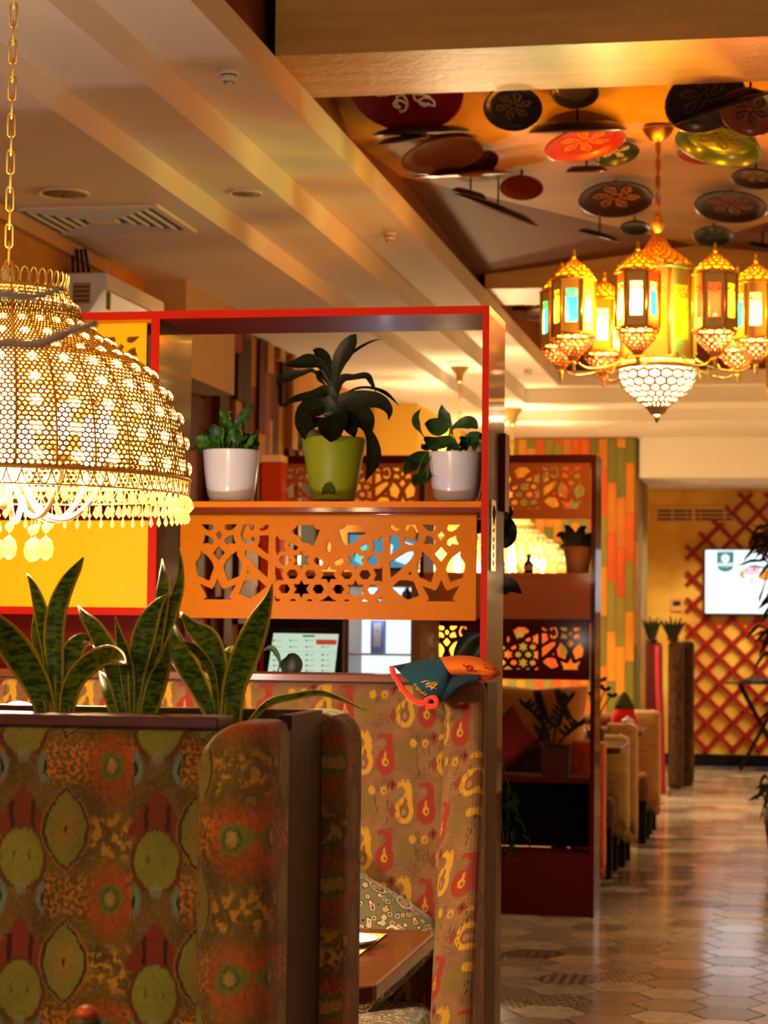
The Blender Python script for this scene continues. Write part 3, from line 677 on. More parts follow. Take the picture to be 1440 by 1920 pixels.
# ------------------------------------------------------------------ paisley sofa before the divider
Y3 = 5.2
zq1, zq0 = atY(600, 1263, Y3).z, atY(600, 1277, Y3).z
sC = thing('booth_sofa', (-1.9, Y3-.2, 0), 'paisley patterned booth sofa with yellow and red motifs under the felt cap', 'sofa')
wl0, wl1 = atY(834, 1350, Y3).x, atY(884, 1350, Y3).x
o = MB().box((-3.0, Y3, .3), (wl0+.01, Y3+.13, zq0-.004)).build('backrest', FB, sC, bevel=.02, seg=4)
ap = atY(682, 1414, Y3); anchor(o, (ap.x, Y3, ap.z))
MB().box((-3.0, Y3-.004, zq0-.002), (x1-.03, Y3+.15, zq1)).build('top_rail', M_wood, sC, bevel=.003)
zw = atY(860, 1272, Y3).z
wing = MB().prism([(wl0, Y3-.03, zw-.0), (wl0, Y3-.05, 1.05), (wl0, Y3-.2, .5), (wl0, Y3-.3, .06), (wl0, Y3+.13, .06), (wl0, Y3+.13, zw)], (wl1-wl0+.035, 0, 0))
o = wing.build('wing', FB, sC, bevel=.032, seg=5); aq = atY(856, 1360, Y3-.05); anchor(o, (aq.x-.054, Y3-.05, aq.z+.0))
MB().box((wl1+.036, Y3+.02, 0), (x1-.018, Y3+.2, zw-.01)).build('end_board', M_dkwood, sC)
o = MB().box((-2.95, Y3-.55, .3), (wl0-.005, Y3-.003, .47)).build('seat', FC, sC, bevel=.05, seg=4); anchor(o, (-1.0, Y3, .45))
MB().box((-2.95, Y3-.5, 0), (wl0, Y3-.01, .29)).build('plinth', M_dkwood, sC)
def pillow(name, center, a, b_, th, M, material, label, cat='cushion', group=None, n=10):
    """square pillow in its own plane (local x, y), puffed along z"""
    mb = MB(); vs, fs = [], []
    for s in (1, -1):
        for i in range(n+1):
            for j in range(n+1):
                u, v = 2*i/n-1, 2*j/n-1; puff = max(0, (1-u**4)*(1-v**4))**.6
                pin = 1-.10*(1-abs(v))**2*(abs(u)**6) ; pin2 = 1-.10*(1-abs(u))**2*(abs(v)**6)
                vs.append((a*u*pin, b_*v*pin2, s*th*puff))
    N = (n+1)**2
    for i in range(n):
        for j in range(n):
            q = i*(n+1)+j; f = (q, q+n+1, q+n+2, q+1); fs.append(f); fs.append(tuple(N+k for k in reversed(f)))
    mb.add(vs, fs, True); o = mb.build(name, material); o.data.transform(M.to_3x3().to_4x4()); o.location = center
    bm = bmesh.new(); bm.from_mesh(o.data); bmesh.ops.remove_doubles(bm, verts=bm.verts, dist=1e-5); bm.to_mesh(o.data); bm.free()
    return tag(o, label, cat, group)
cc = atY(590, 1772, Y3-.15)
ex = Vector((math.cos(-.66), 0, math.sin(-.66))); nn = Vector((0, -.94, .34)); ey = nn.cross(ex)
pillow('throw_cushion', (cc.x, Y3-.17, cc.z), .235, .235, .075, frameM((0, 0, 0), ex, ey), FC, 'mandala print cushion propped on its corner behind the wooden table', n=14)

# ------------------------------------------------------------------ table between the near booths
def table(name, xr, xl, ya, yb, z, label, wood, group=None, th=.032):
    t = thing(name, ((xr+xl)/2, (ya+yb)/2, 0), label, 'table', group)
    r = .05; poly = []
    for cx, cy, a0 in ((xr-r, ya+r, -PI/2), (xr-r, yb-r, 0), (xl+r, yb-r, PI/2), (xl+r, ya+r, PI)):
        poly += [(cx+r*math.cos(a0+k*PI/8), cy+r*math.sin(a0+k*PI/8), z-th) for k in range(5)]
    MB().prism(poly, (0, 0, th)).build('tabletop', wood, t, bevel=.006, seg=3)
    for x in (xr-.35, xl+.3):
        MB().box((x-.04, (ya+yb)/2-.04, .02), (x+.04, (ya+yb)/2+.04, z-th)).build('leg', M_blackwood, t)
        MB().box((x-.05, ya+.08, 0), (x+.05, yb-.08, .025)).build('foot', M_blackwood, t, bevel=.004)
    return t
ta, tb_ = atZ(705, 1852, .75), atZ(817, 1745, .75)
table('dining_table', tb_.x+.005, -2.9, ta.y-.01, tb_.y, .75, 'polished brown wooden table laid with a straw mat between the near booths', M_woodx)
pm = (atZ(725, 1752, .752), atZ(655, 1815, .752))
m, nt, b, vec, x, y, z = node_mat('printed_mat', .7, 0); p = Paint(S(206, 170, 92)); w1 = xnoise(vec, 38, 2)
p.over(S(104, 70, 34), inside(xabs(wrap(w1*6, -.5, .5))-.1, .1)); finish(nt, b, p)
tag(MB().box((pm[0].x-.42, pm[1].y, .7505), (pm[0].x, pm[0].y, .7535)).build('placemat', m), 'straw coloured placemat with dark scrolls on the near wooden table', 'placemat')
pc = atZ(640, 1770, .754)
pl = thing('plate', (pc.x, pc.y, .7535), 'white oval plate with a dark centre on the straw placemat', 'plate')
o = MB().lathe([(.04, 0), (.062, .006), (.074, .012), (.072, .014), (.062, .009), (.04, .003)], (pc.x, pc.y, .7537), 32).build('dish', M_white, pl)
MB().lathe([(.0, .0035), (.03, .0035), (.039, .004)], (pc.x, pc.y, .7537), 24, cap=False).build('centre_print', M_dkwood, pl)
# near table below the frame with the red painted bottle and the dry branches
table('dining_table', -.62, -2.6, 1.0, 2.25, .75, 'wooden table at the bottom left edge under the red painted bottle', M_woodx)
rb = atY(163, 1905, 2.12)
bt = thing('painted_bottle', (rb.x, 2.12, .7505), 'small red painted bottle at the bottom left edge', 'bottle')
MB().lathe([(.03, 0), (.055, .03), (.06, .08), (.03, .15), (.0145, rb.z-.75-.012)], (rb.x, 2.12, .7505), 20).build('body', mat('red_glaze', S(176, 24, 18), .3, coat=.4), bt)
MB().lathe([(.0145, 0), (.0155, .004), (.0155, .007), (.0135, .011)], (rb.x, 2.12, rb.z-.012+.0005), 16).build('neck_band', mat('olive_glaze', S(70, 60, 26), .4), bt)
MB().lathe([(.0130, 0), (.012, .006), (.006, .010), (0, .0105)], (rb.x, 2.12, rb.z), 14).build('stopper', mat('orange_glaze', S(190, 76, 36), .35), bt)
st_ = MB()
for a in (-.9, -.25, .4): 
    ce = Vector((rb.x+.0145*math.sin(a), 2.12-.0165*math.cos(a), rb.z-.02)); st_.tube([ce+Vector((-.004, 0, .004)), ce+Vector((-.003, -.004, -.008)), ce+Vector((.003, -.004, -.008)), ce+Vector((.004, 0, .004))], .0009, 5)
st_.build('painted_loops', mat('orange_glaze', S(190, 76, 36), .35), bt)
TY = 1.75
vb = atY(-110, 900, TY)
bv = thing('dry_branches', (vb.x, TY, .7505), 'two bare greyish branches blurring across the lit dome shade', 'branch')
MB().lathe([(.04, 0), (.05, .05), (.03, .2), (.036, .24), (.033, .24), (.026, .2)], (vb.x, TY, .7505), 16).build('vase', M_dkwood, bv)
M_twig = mat('grey_twig', S(170, 146, 112), .8)
B = lambda *q: [atY(px, py, yy) for px, py, yy in q]
MB().tube(catmull([tuple(v) for v in [Vector((vb.x, TY, .98))]+B((-60, 700, TY), (-20, 562, TY), (60, 556, TY), (120, 540, TY))], 4), [.0042]*12+[.0034]*5, 6).build('twig', M_twig, bv)
MB().tube(catmull([tuple(v) for v in [Vector((vb.x, TY, .98))]+B((-90, 760, TY-.01), (-20, 652, TY-.01), (70, 645, TY-.01), (130, 622, TY-.01), (182, 605, TY-.01))], 4), [.0044]*16+[.0034]*5, 6).build('twig', M_twig, bv)
# ------------------------------------------------------------------ pierced metal
def net(mb, prof, N, rows, w, t, n0=None):
    """honeycomb of struts on a surface of revolution; prof is [(r, z)] from top to bottom"""
    Ls = [0]
    for a, b in zip(prof, prof[1:]): Ls.append(Ls[-1]+math.hypot(b[0]-a[0], b[1]-a[1]))
    tot = Ls[-1]
    def at(s, k):
        s = min(max(s, 0), 1)*tot; i = 0
        while i < len(prof)-2 and Ls[i+1] < s: i += 1
        f = (s-Ls[i])/(Ls[i+1]-Ls[i]+1e-12); r = prof[i][0]+(prof[i+1][0]-prof[i][0])*f; z = prof[i][1]+(prof[i+1][1]-prof[i][1])*f
        a = 2*PI*k/(2*N); return Vector((r*math.cos(a), r*math.sin(a), z))
    h = 1/rows; dz = h/6
    grid = [[at((j+.5)*h+(dz if (k+j) % 2 else -dz)*1.0, k) for k in range(2*N)] for j in range(rows)]
    vs, fs = mb.v, mb.f
    def strut(p, q):
        d = (q-p)
        if d.length < 1e-6: return
        out = Vector((p.x, p.y, 0)); out = out.normalized() if out.length > 1e-6 else Vector((0, 0, 1))
        a = d.cross(out); a = a.normalized()*(w/2) if a.length > 1e-9 else Vector((w/2, 0, 0)); b = out*t
        n = len(vs); vs.extend((p-a, p+a, p+b, q-a, q+a, q+b)); mb.u.extend([0.0]*6)
        fs.extend(((n, n+1, n+4, n+3), (n+1, n+2, n+5, n+4), (n+2, n, n+3, n+5))); mb.sm.extend((False,)*3)
    for j in range(rows):
        g = grid[j]
        for k in range(2*N):
            strut(g[k], g[(k+1) % (2*N)])
            if j+1 < rows and (k+j) % 2: strut(g[k], grid[j+1][k])
    return mb
def chain(parent, x, y, z0, z1, link=.046, rad=.0065, wire=.0022, m=None):
    me = None; n = int((z1-z0)/(link*.78))+1; step = (z1-z0)/n
    pts = [(rad*math.cos(a), 0, (link/2-rad)*(1 if math.sin(a) >= 0 else -1)+rad*math.sin(a)) for a in [2*PI*k/12 for k in range(12)]]
    base = MB().tube(pts, wire, 5, closed=True)
    for i in range(n):
        if me is None: o = base.build('chain_link', m or M_gold); me = o.data
        else: o = bpy.data.objects.new('chain_link', me); COL.objects.link(o)
        o.parent = parent; o.location = Vector((x, y, z0+(i+.5)*step))-Vector(ROOT[parent.name]); o.rotation_euler = (0, 0, (i % 2)*PI/2+.4)
# ------------------------------------------------------------------ dome lamp
PR = [(117,512),(112,520),(110,548),(116,556),(128,575),(147,607),(187,637),(227,667),(257,683),(283,707),(310,747),(328,787),(337,827),(342,866),(344,897)]
YL = 3.80; LA = atY(8, 900, YL); dl = (LA-CAM).dot(FWD); kpx = dl/FPX
zl_ = lambda py: atY(8, py, YL).z
PM = [(r*kpx, zl_(py)-zl_(897)) for r, py in PR]       # z measured from the lower rim
PM[0] = (PM[0][0], PM[0][1])
zrim = zl_(897); DZ = zl_(873)-zl_(897)
M_bulb = emis('lit_bulb', (1, .82, .5), 55)
M_lace = mat('gilded_filigree', (.42, .23, .045), .45, metal=.5)
def lamp_body(loc, label, group=None):
    L = thing('dome_lamp', loc, label, 'lamp', group); R = Vector(loc); o0 = Vector((0, 0, 0))
    def B(mb, name, m, **k):
        mb.v = [v+R for v in mb.v]; return mb.build(name, m, L, **k)
    lo = [p for p in PM if p[0] > .125]; up = PM[2:6]
    mb = net(MB(), lo, 176, 48, .0040, .002); B(mb, 'pierced_shade', M_lace, kind='stuff')
    mb = net(MB(), up, 84, 8, .0030, .002); B(mb, 'pierced_neck', M_lace, kind='stuff')
    # ribs, crown, bands
    full = PM[2:]
    for k in range(30):
        a = 2*PI*(k+.5)/30
        B(MB().tube([(r*math.cos(a)*1.004, r*math.sin(a)*1.004, z) for r, z in full], .0021, 5), 'rib', M_gold)
    for (r, z), w in ((PM[-1], .0045), (PM[2], .004)):
        B(MB().tube([(r*1.006*math.cos(t*PI/24), r*1.006*math.sin(t*PI/24), z) for t in range(48)], w, 6, closed=True), 'hoop', M_gold)
    sc = MB(); r0, z0 = PM[2][0], PM[2][1]
    for k in range(40):
        for s in (-1, 1):
            sc.tube([(r0*(1+.04*t)*math.cos(2*PI*(k+s*.9*(t*(1-t)*4)**.5*.5*(1 if 1 else 0)+(0))/40), r0*(1+.04*t)*math.sin(2*PI*(k+s*.9*(t*(1-t)*4)**.5*.5)/40), z0+.034*t) for t in (0, .12, .35, .65, .88, 1)], .0016, 4)
    B(sc, 'scalloped_crown', M_gold)
    rb, zb = PM[-1]
    band = MB()
    for k in range(84):
        for s in (-1, 1):
            band.tube([(rb*1.008*math.cos(2*PI*(k+s*.5*t)/84), rb*1.008*math.sin(2*PI*(k+s*.5*t)/84), zb-.004-.026*(1-(1-t)**2)) for t in (0, .3, .6, 1)], .0016, 4)
            band.tube([(rb*1.008*math.cos(2*PI*(k+s*.5*t)/84), rb*1.008*math.sin(2*PI*(k+s*.5*t)/84), zb-.004-.014*(1-t*t)) for t in (0, .5, 1)], .0012, 4)
    band.tube([(rb*1.008*math.cos(t*PI/36), rb*1.008*math.sin(t*PI/36), zb-.03) for t in range(72)], .0018, 5, closed=True)
    B(band, 'arched_band', M_gold)
    # frosted crystal studs in rows along the gores
    Ls = [0]
    for a_, b_ in zip(full, full[1:]): Ls.append(Ls[-1]+math.hypot(b_[0]-a_[0], b_[1]-a_[1]))
    sm = None
    for j in range(9):
        s = Ls[-1]*(j+.75)/9.2; i = 0
        while i < len(full)-2 and Ls[i+1] < s: i += 1
        f = (s-Ls[i])/(Ls[i+1]-Ls[i]); r = full[i][0]+(full[i+1][0]-full[i][0])*f; z = full[i][1]+(full[i+1][1]-full[i][1])*f
        tz = math.atan2(full[i+1][0]-full[i][0], full[i][1]-full[i+1][1]); sc_ = .5+.5*min(1, r/.33)
        for k in range(30):
            a = 2*PI*k/30
            if sm is None:
                o = MB().lathe([(.0125, -.001), (.0118, .003), (.007, .0068), (0, .0078)], (0, 0, 0), 8).build('crystal_stud', M_stud); sm = o.data
            else: o = bpy.data.objects.new('crystal_stud', sm); COL.objects.link(o)
            o.parent = L; o.location = ((r+.001)*math.cos(a), (r+.001)*math.sin(a), z); o.scale = (sc_, sc_, sc_)
            nrm = Vector((math.cos(a)*math.cos(tz), math.sin(a)*math.cos(tz), math.sin(tz))); o.rotation_euler = nrm.to_track_quat('Z', 'Y').to_euler()
    # fringe: flat upper drops and slim lower drops
    um = dm = None
    for k in range(80):
        a = 2*PI*(k+.5)/80; c_, s_ = rb*1.01*math.cos(a), rb*1.01*math.sin(a)
        if um is None: o = MB().lathe([(.0022, 0), (.0035, -.003), (.008, -.016), (.005, -.020), (0, -.026)], (0, 0, 0), 6, False).build('crystal_drop', M_crys); um = o.data
        else: o = bpy.data.objects.new('crystal_drop', um); COL.objects.link(o)
        o.parent = L; o.location = (c_, s_, zb-.034); o.rotation_euler = (0, 0, a)
        a = 2*PI*k/80; c_, s_ = rb*1.0*math.cos(a), rb*1.0*math.sin(a)
        if dm is None: o = MB().lathe([(.001, 0), (.0012, -.014), (.0042, -.017), (.0042, -.021), (.0012, -.024), (.0015, -.026), (.005, -.038), (.003, -.042), (0, -.046)], (0, 0, 0), 6, False).build('slim_drop', M_crys); dm = o.data
        else: o = bpy.data.objects.new('slim_drop', dm); COL.objects.link(o)
        o.parent = L; o.location = (c_, s_, zb-.034)
    # inner candle arms with bulbs and the hanging crystals
    B(MB().lathe([(.012, PM[2][1]+.02), (.014, .2), (.02, .05), (.03, .0), (.028, -.02), (.012, -.06), (.016, -.075), (0, -.085)], (0, 0, DZ), 16), 'centre_stem', M_cream)
    B(MB().tube([(PM[2][0], 0, PM[2][1]), (0, 0, PM[2][1]+.02), (-PM[2][0], 0, PM[2][1])], .003, 5).tube([(0, PM[2][0], PM[2][1]), (0, 0, PM[2][1]+.02), (0, -PM[2][0], PM[2][1])], .003, 5), 'spider', M_gold)
    for k in range(8):
        a = 2*PI*(k+.2)/8; u = Vector((math.cos(a), math.sin(a), 0)); q = lambda r, z: tuple(u*r+Vector((0, 0, z+DZ))); u2 = u*.19+Vector((0, 0, DZ))
        B(MB().tube(catmull([q(.025, -.012), q(.07, -.085), q(.125, -.098), (q(.175, -.05)), q(.19, .0)], 4), .0055, 7), 'arm', M_cream)
        B(MB().lathe([(.012, .0), (.026, .008), (.011, .012), (.011, .04)], u2, 12), 'candle_cup', M_cream)
        B(MB().lathe([(.009, .041), (.017, .056), (.019, .068), (.012, .09), (.002, .112)], u2, 12), 'bulb', M_bulb)
    big = None
    for k in range(8):
        a = 2*PI*(k+.7)/8; rr = .095 if k % 2 else .06
        prof = [(.0008, 0), (.0008, -.016), (.007, -.02), (.009, -.026), (.006, -.032), (.001, -.036), (.001, -.04), (.012, -.05), (.0155, -.064), (.013, -.078), (.004, -.086), (0, -.087)]
        B(MB().lathe(prof, (rr*math.cos(a), rr*math.sin(a), -.092+DZ), 10, False), 'hanging_crystal', M_crys)
    return L
def canopy(parent, x, y, z):
    MB().lathe([(.012, -.11), (.02, -.1), (.03, -.05), (.062, -.012), (.066, 0)], (x, y, z), 20).build('canopy', M_brass, parent)
lamp1 = lamp_body((LA.x, YL, zrim), 'big gilded filigree dome lamp with crystal fringe at the left edge', 'filigree dome lamps')
ztop = zrim+PM[2][1]+.02
EC, EC2 = 26, 26
def lamp_lights(x, y, z, e):
    for k in range(3):
        a = 2*PI*k/3+.5; point('dome_lamp_light', (x+.09*math.cos(a), y+.09*math.sin(a), z+.1), e/3, (1, .73, .37), .03)
lamp_lights(LA.x, YL, zrim, 210)
l2 = atZ(961, 765, zB); l4p = atZ(862, 688, zB)
S2 = (107*(l2-CAM).dot(FWD)/FPX)/PM[-1][0]; z2 = atY(953, 1085, l2.y).z
lamp2 = dup(lamp1, (l2.x, l2.y, z2), 'glowing dome lamp showing through the far divider above its shelf'); lamp2.scale = (S2, S2, S2)
lamp4 = dup(lamp1, (l4p.x, l4p.y, zrim), 'dome lamp hanging on a long chain behind the green leaves of the right white pot')
chain(lamp1, LA.x, YL, ztop, zt(2.25)-.1); canopy(lamp1, LA.x, YL, zt(2.25))
MB().tube([(l2.x, l2.y, z2+(ztop-zrim)*S2), (l2.x, l2.y, zB-.1)], .012, 6).build('chain', M_gold, lamp2) if 0 else None
_r = ROOT[lamp2.name]; loc2 = lambda z: _r+Vector((0, 0, (z-z2)/S2))
chain(lamp2, _r.x, _r.y, _r.z+(ztop-zrim), loc2(zB-.1).z, link=.07, rad=.009, wire=.0035); canopy(lamp2, _r.x, _r.y, loc2(zB).z)
lamp_lights(l2.x, l2.y, z2+.05, 300)
chain(lamp4, l4p.x, l4p.y, ztop, zB-.1, link=.07, rad=.009, wire=.0035); canopy(lamp4, l4p.x, l4p.y, zB); lamp_lights(l4p.x, l4p.y, zrim, 260)
# unseen lamps of the same kind, added to brighten the ceiling and far zone
for k, (lx, ly, e, lab) in enumerate(((-1.5, 1.4, 40, 'added unseen dome lamp over the nearest table'), (1.1, 6.6, 30, 'added unseen dome lamp nearest on the right side of the aisle'), (1.1, 11.4, 70, 'added unseen dome lamp in the middle of the right side of the aisle'), (1.1, 16.2, 200, 'added unseen dome lamp farthest on the right side of the aisle'))):
    L = dup(lamp1, (lx, ly, zrim), lab); zc = zt(2.25) if lx < 0 else zA
    chain(L, lx, ly, ztop, zc-.1, link=.07, rad=.009, wire=.0035); canopy(L, lx, ly, zc); lamp_lights(lx, ly, zrim, e)
# ------------------------------------------------------------------ lantern chandelier
PANE = {k: pane_mat('glass_'+k, c, t, .42) for k, c, t in (('white', (1, .86, .52), .62), ('teal', (.01, .62, .5), .72), ('amber', (.9, .5, .02), .65), ('red', (.62, .03, .01), .6), ('pink', (.85, .34, .18), .55), ('honey', (1, .62, .02), .86))}
mount = atZ(1234, 236, zt(2.04)); CX, CY = mount.x, mount.y
zc_ = lambda py: atY(1230, py, CY).z
kc = (Vector((CX, CY, zc_(600)))-CAM).dot(FWD)/FPX
ch = thing('lantern_chandelier', (CX, CY, zc_(693)), 'gilded chandelier ringed by coloured glass lanterns over a glowing bowl', 'chandelier')
o0 = Vector((CX, CY, 0))
MB().lathe([(.02, -.06), (.03, -.055), (.062, -.01), (.064, 0)], (CX, CY, zt(2.03)), 20).build('canopy', M_copper, ch)
MB().tube([(CX, CY, zc_(430)), (CX, CY, zt(2.03)-.05)], .0045, 6).build('rod', M_copper, ch)
chain(ch, CX, CY, zc_(415), zt(2.03)-.06, link=.05, rad=.009, wire=.003, m=M_copper)
P = lambda lst: [(r*kc, zc_(py)) for r, py in lst]
M_gn = mat('gilded_lace', (.86, .58, .2), .3, metal=.9)
MB().lathe(P([(4, 402), (9, 408), (14, 416), (14, 424), (8, 432), (5, 436)]), o0, 16).build('finial', M_gold, ch)
tmp = net(MB(), P([(6, 436), (12, 447), (25, 466), (45, 481), (62, 494), (72, 508)]), 22, 10, .0095, .004); tmp.v = [v+o0 for v in tmp.v]; tmp.build('pierced_dome', M_gn, ch, kind='stuff')
MB().lathe(P([(5, 438), (11, 449), (23, 467), (43, 482), (60, 495), (69, 508)]), o0, 24, cap=False).build('dome_glow_liner', PANE['honey'], ch)  # translucent liner added so the pierced dome glows between its struts
def lantern_body(parent, c, r, z0, z1, n, cols, ph, wide=.56):
    fr = MB()
    for k in range(n):
        a0, a1 = ph+2*PI*(k-.5)/n, ph+2*PI*(k+.5)/n
        p0, p1 = Vector((r*math.cos(a0), r*math.sin(a0), 0)), Vector((r*math.cos(a1), r*math.sin(a1), 0)); e = (p1-p0); m_ = (p0+p1)/2; u = e.normalized(); out = m_.normalized(); g = e.length*wide/2
        h = z1-z0
        fr.add([c+p0+Vector((0, 0, z0)), c+m_-u*g+Vector((0, 0, z0)), c+m_-u*g+Vector((0, 0, z1)), c+p0+Vector((0, 0, z1))], [(0, 1, 2, 3)])
        fr.add([c+m_+u*g+Vector((0, 0, z0)), c+p1+Vector((0, 0, z0)), c+p1+Vector((0, 0, z1)), c+m_+u*g+Vector((0, 0, z1))], [(0, 1, 2, 3)])
        for za, zb_ in ((z0, z0+h*.2), (z1-h*.2, z1)):
            fr.add([c+m_-u*g+Vector((0, 0, za)), c+m_+u*g+Vector((0, 0, za)), c+m_+u*g+Vector((0, 0, zb_)), c+m_-u*g+Vector((0, 0, zb_))], [(0, 1, 2, 3)])
        fr.tube([c+p0*1.02+Vector((0, 0, z0-.003)), c+p0*1.02+Vector((0, 0, z1+.003))], .004 if r < .1 else .006, 5)
        # scrolled fret over the pane head
        zf = z1-h*.27
        for s in (-1, 1): fr.tube([c+m_+out*.002+u*(s*g*.5+g*.32*math.cos(t*PI/4))+Vector((0, 0, zf+g*.32*math.sin(t*PI/4))) for t in range(8)], .0016, 4, closed=True)
        fr.tube([c+m_+out*.002+u*g*t+Vector((0, 0, zf-h*.03-h*.05*(1-t*t))) for t in (-1, -.5, 0, .5, 1)], .002, 4)
        pa = [c+m_-u*g-out*.002+Vector((0, 0, z0+h*.08)), c+m_+u*g-out*.002+Vector((0, 0, z0+h*.08)), c+m_+u*g-out*.002+Vector((0, 0, z1-h*.1)), c+m_-u*g-out*.002+Vector((0, 0, z1-h*.1))]
        MB().add(pa, [(0, 1, 2, 3)]).build('pane', PANE[cols[k]], parent)
    for z in (z0, z1): fr.tube([c+Vector((r*1.04*math.cos(ph+2*PI*(k+.5)/n), r*1.04*math.sin(ph+2*PI*(k+.5)/n), z)) for k in range(n)], .005 if r < .1 else .007, 5, closed=True)
    return fr.build('frame', M_gold, parent, solid=.0022)
rC = 72*kc
lantern_body(ch, o0, rC*.97, zc_(676), zc_(509), 8, ['honey']*8, -PI/2, .6)
bowl = P([(72, 693), (72, 708), (66, 724), (52, 739), (34, 752), (19, 765), (11, 776), (4, 780)])
MB().tube([(CX+rC*1.02*math.cos(t*PI/16), CY+rC*1.02*math.sin(t*PI/16), zc_(690)) for t in range(32)], .011, 6, closed=True).build('rim_ring', M_gold, ch)
tmp = net(MB(), bowl, 20, 8, .0125, .004); tmp.v = [v+o0 for v in tmp.v]; tmp.build('pierced_bowl', M_gn, ch, kind='stuff')
MB().lathe([(r*.965, z+.002) for r, z in bowl], o0, 28, cap=False).build('bowl_glow_liner', M_stud, ch)  # frosted liner added to fill the bowl's lace with bulb light
MB().lathe(P([(3, 779), (5, 783), (4, 789), (0, 794)]), o0, 10).build('bowl_tip', M_copper, ch)
MB().lathe([(.0, zc_(720)), (.03, zc_(716)), (.042, zc_(706)), (.03, zc_(694)), (.014, zc_(686))], o0, 14).build('bulb', M_bulb, ch)
point('chandelier_light', (CX, CY-.0, zc_(728)), 16, (1, .7, .34), .02); point('chandelier_light', (CX, CY, zc_(600)), 30, (1, .74, .3), .03)
COLS = [['white', 'teal', 'amber', 'red', 'amber', 'pink'], ['red', 'amber', 'amber', 'teal', 'white', 'red'], ['pink', 'amber', 'teal', 'red', 'white', 'teal'], ['amber', 'teal', 'white', 'amber', 'pink', 'teal'],
        ['amber', 'white', 'red', 'amber', 'amber', 'white'], ['white', 'amber', 'pink', 'amber', 'red', 'amber'], ['amber', 'pink', 'red', 'amber', 'white', 'teal'], ['teal', 'pink', 'white', 'red', 'amber', 'amber']]
RL = .40
for k in range(8):
    th = math.radians(-7.5+45*k); c = Vector((CX+RL*math.sin(th), CY-RL*math.cos(th), 0))
    z1_, z0_ = CAMZ+1.371, CAMZ+1.152
    ln = bpy.data.objects.new('lantern', None); COL.objects.link(ln); ln.parent = ch; ROOT[ln.name] = ROOT[ch.name]
    lantern_body(ln, c, .084, z0_, z1_, 6, COLS[k], -PI/2)
    t = net(MB(), [(.008, z1_+.088), (.022, z1_+.072), (.05, z1_+.05), (.075, z1_+.024), (.086, z1_)], 13, 6, .0075, .003); t.v = [v+c for v in t.v]; t.build('pierced_dome', M_gn, ln, kind='stuff')
    MB().lathe([(.002, z1_+.082), (.02, z1_+.068), (.047, z1_+.046), (.072, z1_+.021), (.081, z1_)], c, 18, cap=False).build('dome_glow_liner', PANE['amber'], ln)  # liner added here too, for bright speckles in the small dome
    MB().lathe([(.004, z1_+.084), (.009, z1_+.092), (.007, z1_+.104), (.003, z1_+.108), (.007, z1_+.115), (.003, z1_+.123), (0, z1_+.13)], c, 10).build('finial', M_gold, ln)
    t = net(MB(), [(.086, z0_), (.083, z0_-.02), (.066, z0_-.045), (.04, z0_-.072), (.018, z0_-.094), (.01, z0_-.108)], 14, 8, .0075, .003); t.v = [v+c for v in t.v]; t.build('pierced_base', M_copper, ln, kind='stuff')
    MB().lathe([(.008, z0_-.107), (.012, z0_-.116), (.006, z0_-.124), (.009, z0_-.135), (.003, z0_-.146), (0, z0_-.156)], c, 10).build('drop', M_gold, ln)
    MB().lathe([(.0, z0_+.015), (.010, z0_+.022), (.016, z0_+.042), (.010, z0_+.062), (.002, z0_+.07)], c, 10).build('bulb', M_bulb, ln)
    u = Vector((math.sin(th), -math.cos(th), 0)); w = lambda r, z: tuple(o0+u*r+Vector((0, 0, z)))
    MB().tube(catmull([w(rC*.9, z0_-.06), w(rC+.06, z0_-.11), w(RL-.07, z0_-.13), w(RL-.02, z0_-.11)], 4), .0045, 6).tube(catmull([w(rC+.05, z0_-.1), w(rC+.06, z0_-.14), w(rC+.1, z0_-.13), w(rC+.09, z0_-.1)], 3), .0035, 5).build('arm', M_gold, ch)
    point('lantern_light', c+Vector((0, 0, z0_+.092)), 36, (1, .66, .28), .012)
ch2 = dup(ch, (.34, 13.6, zc_(693)+.36), 'added unseen second lantern chandelier farther along the aisle on the right')  # unseen copy, added for its reflection in the glossy side board
point('chandelier_light', (.34, 13.6, zc_(728)+.36), 22, (1, .72, .38), .02); point('chandelier_light', (.34, 13.6, zc_(600)+.36), 40, (1, .7, .3), .03)
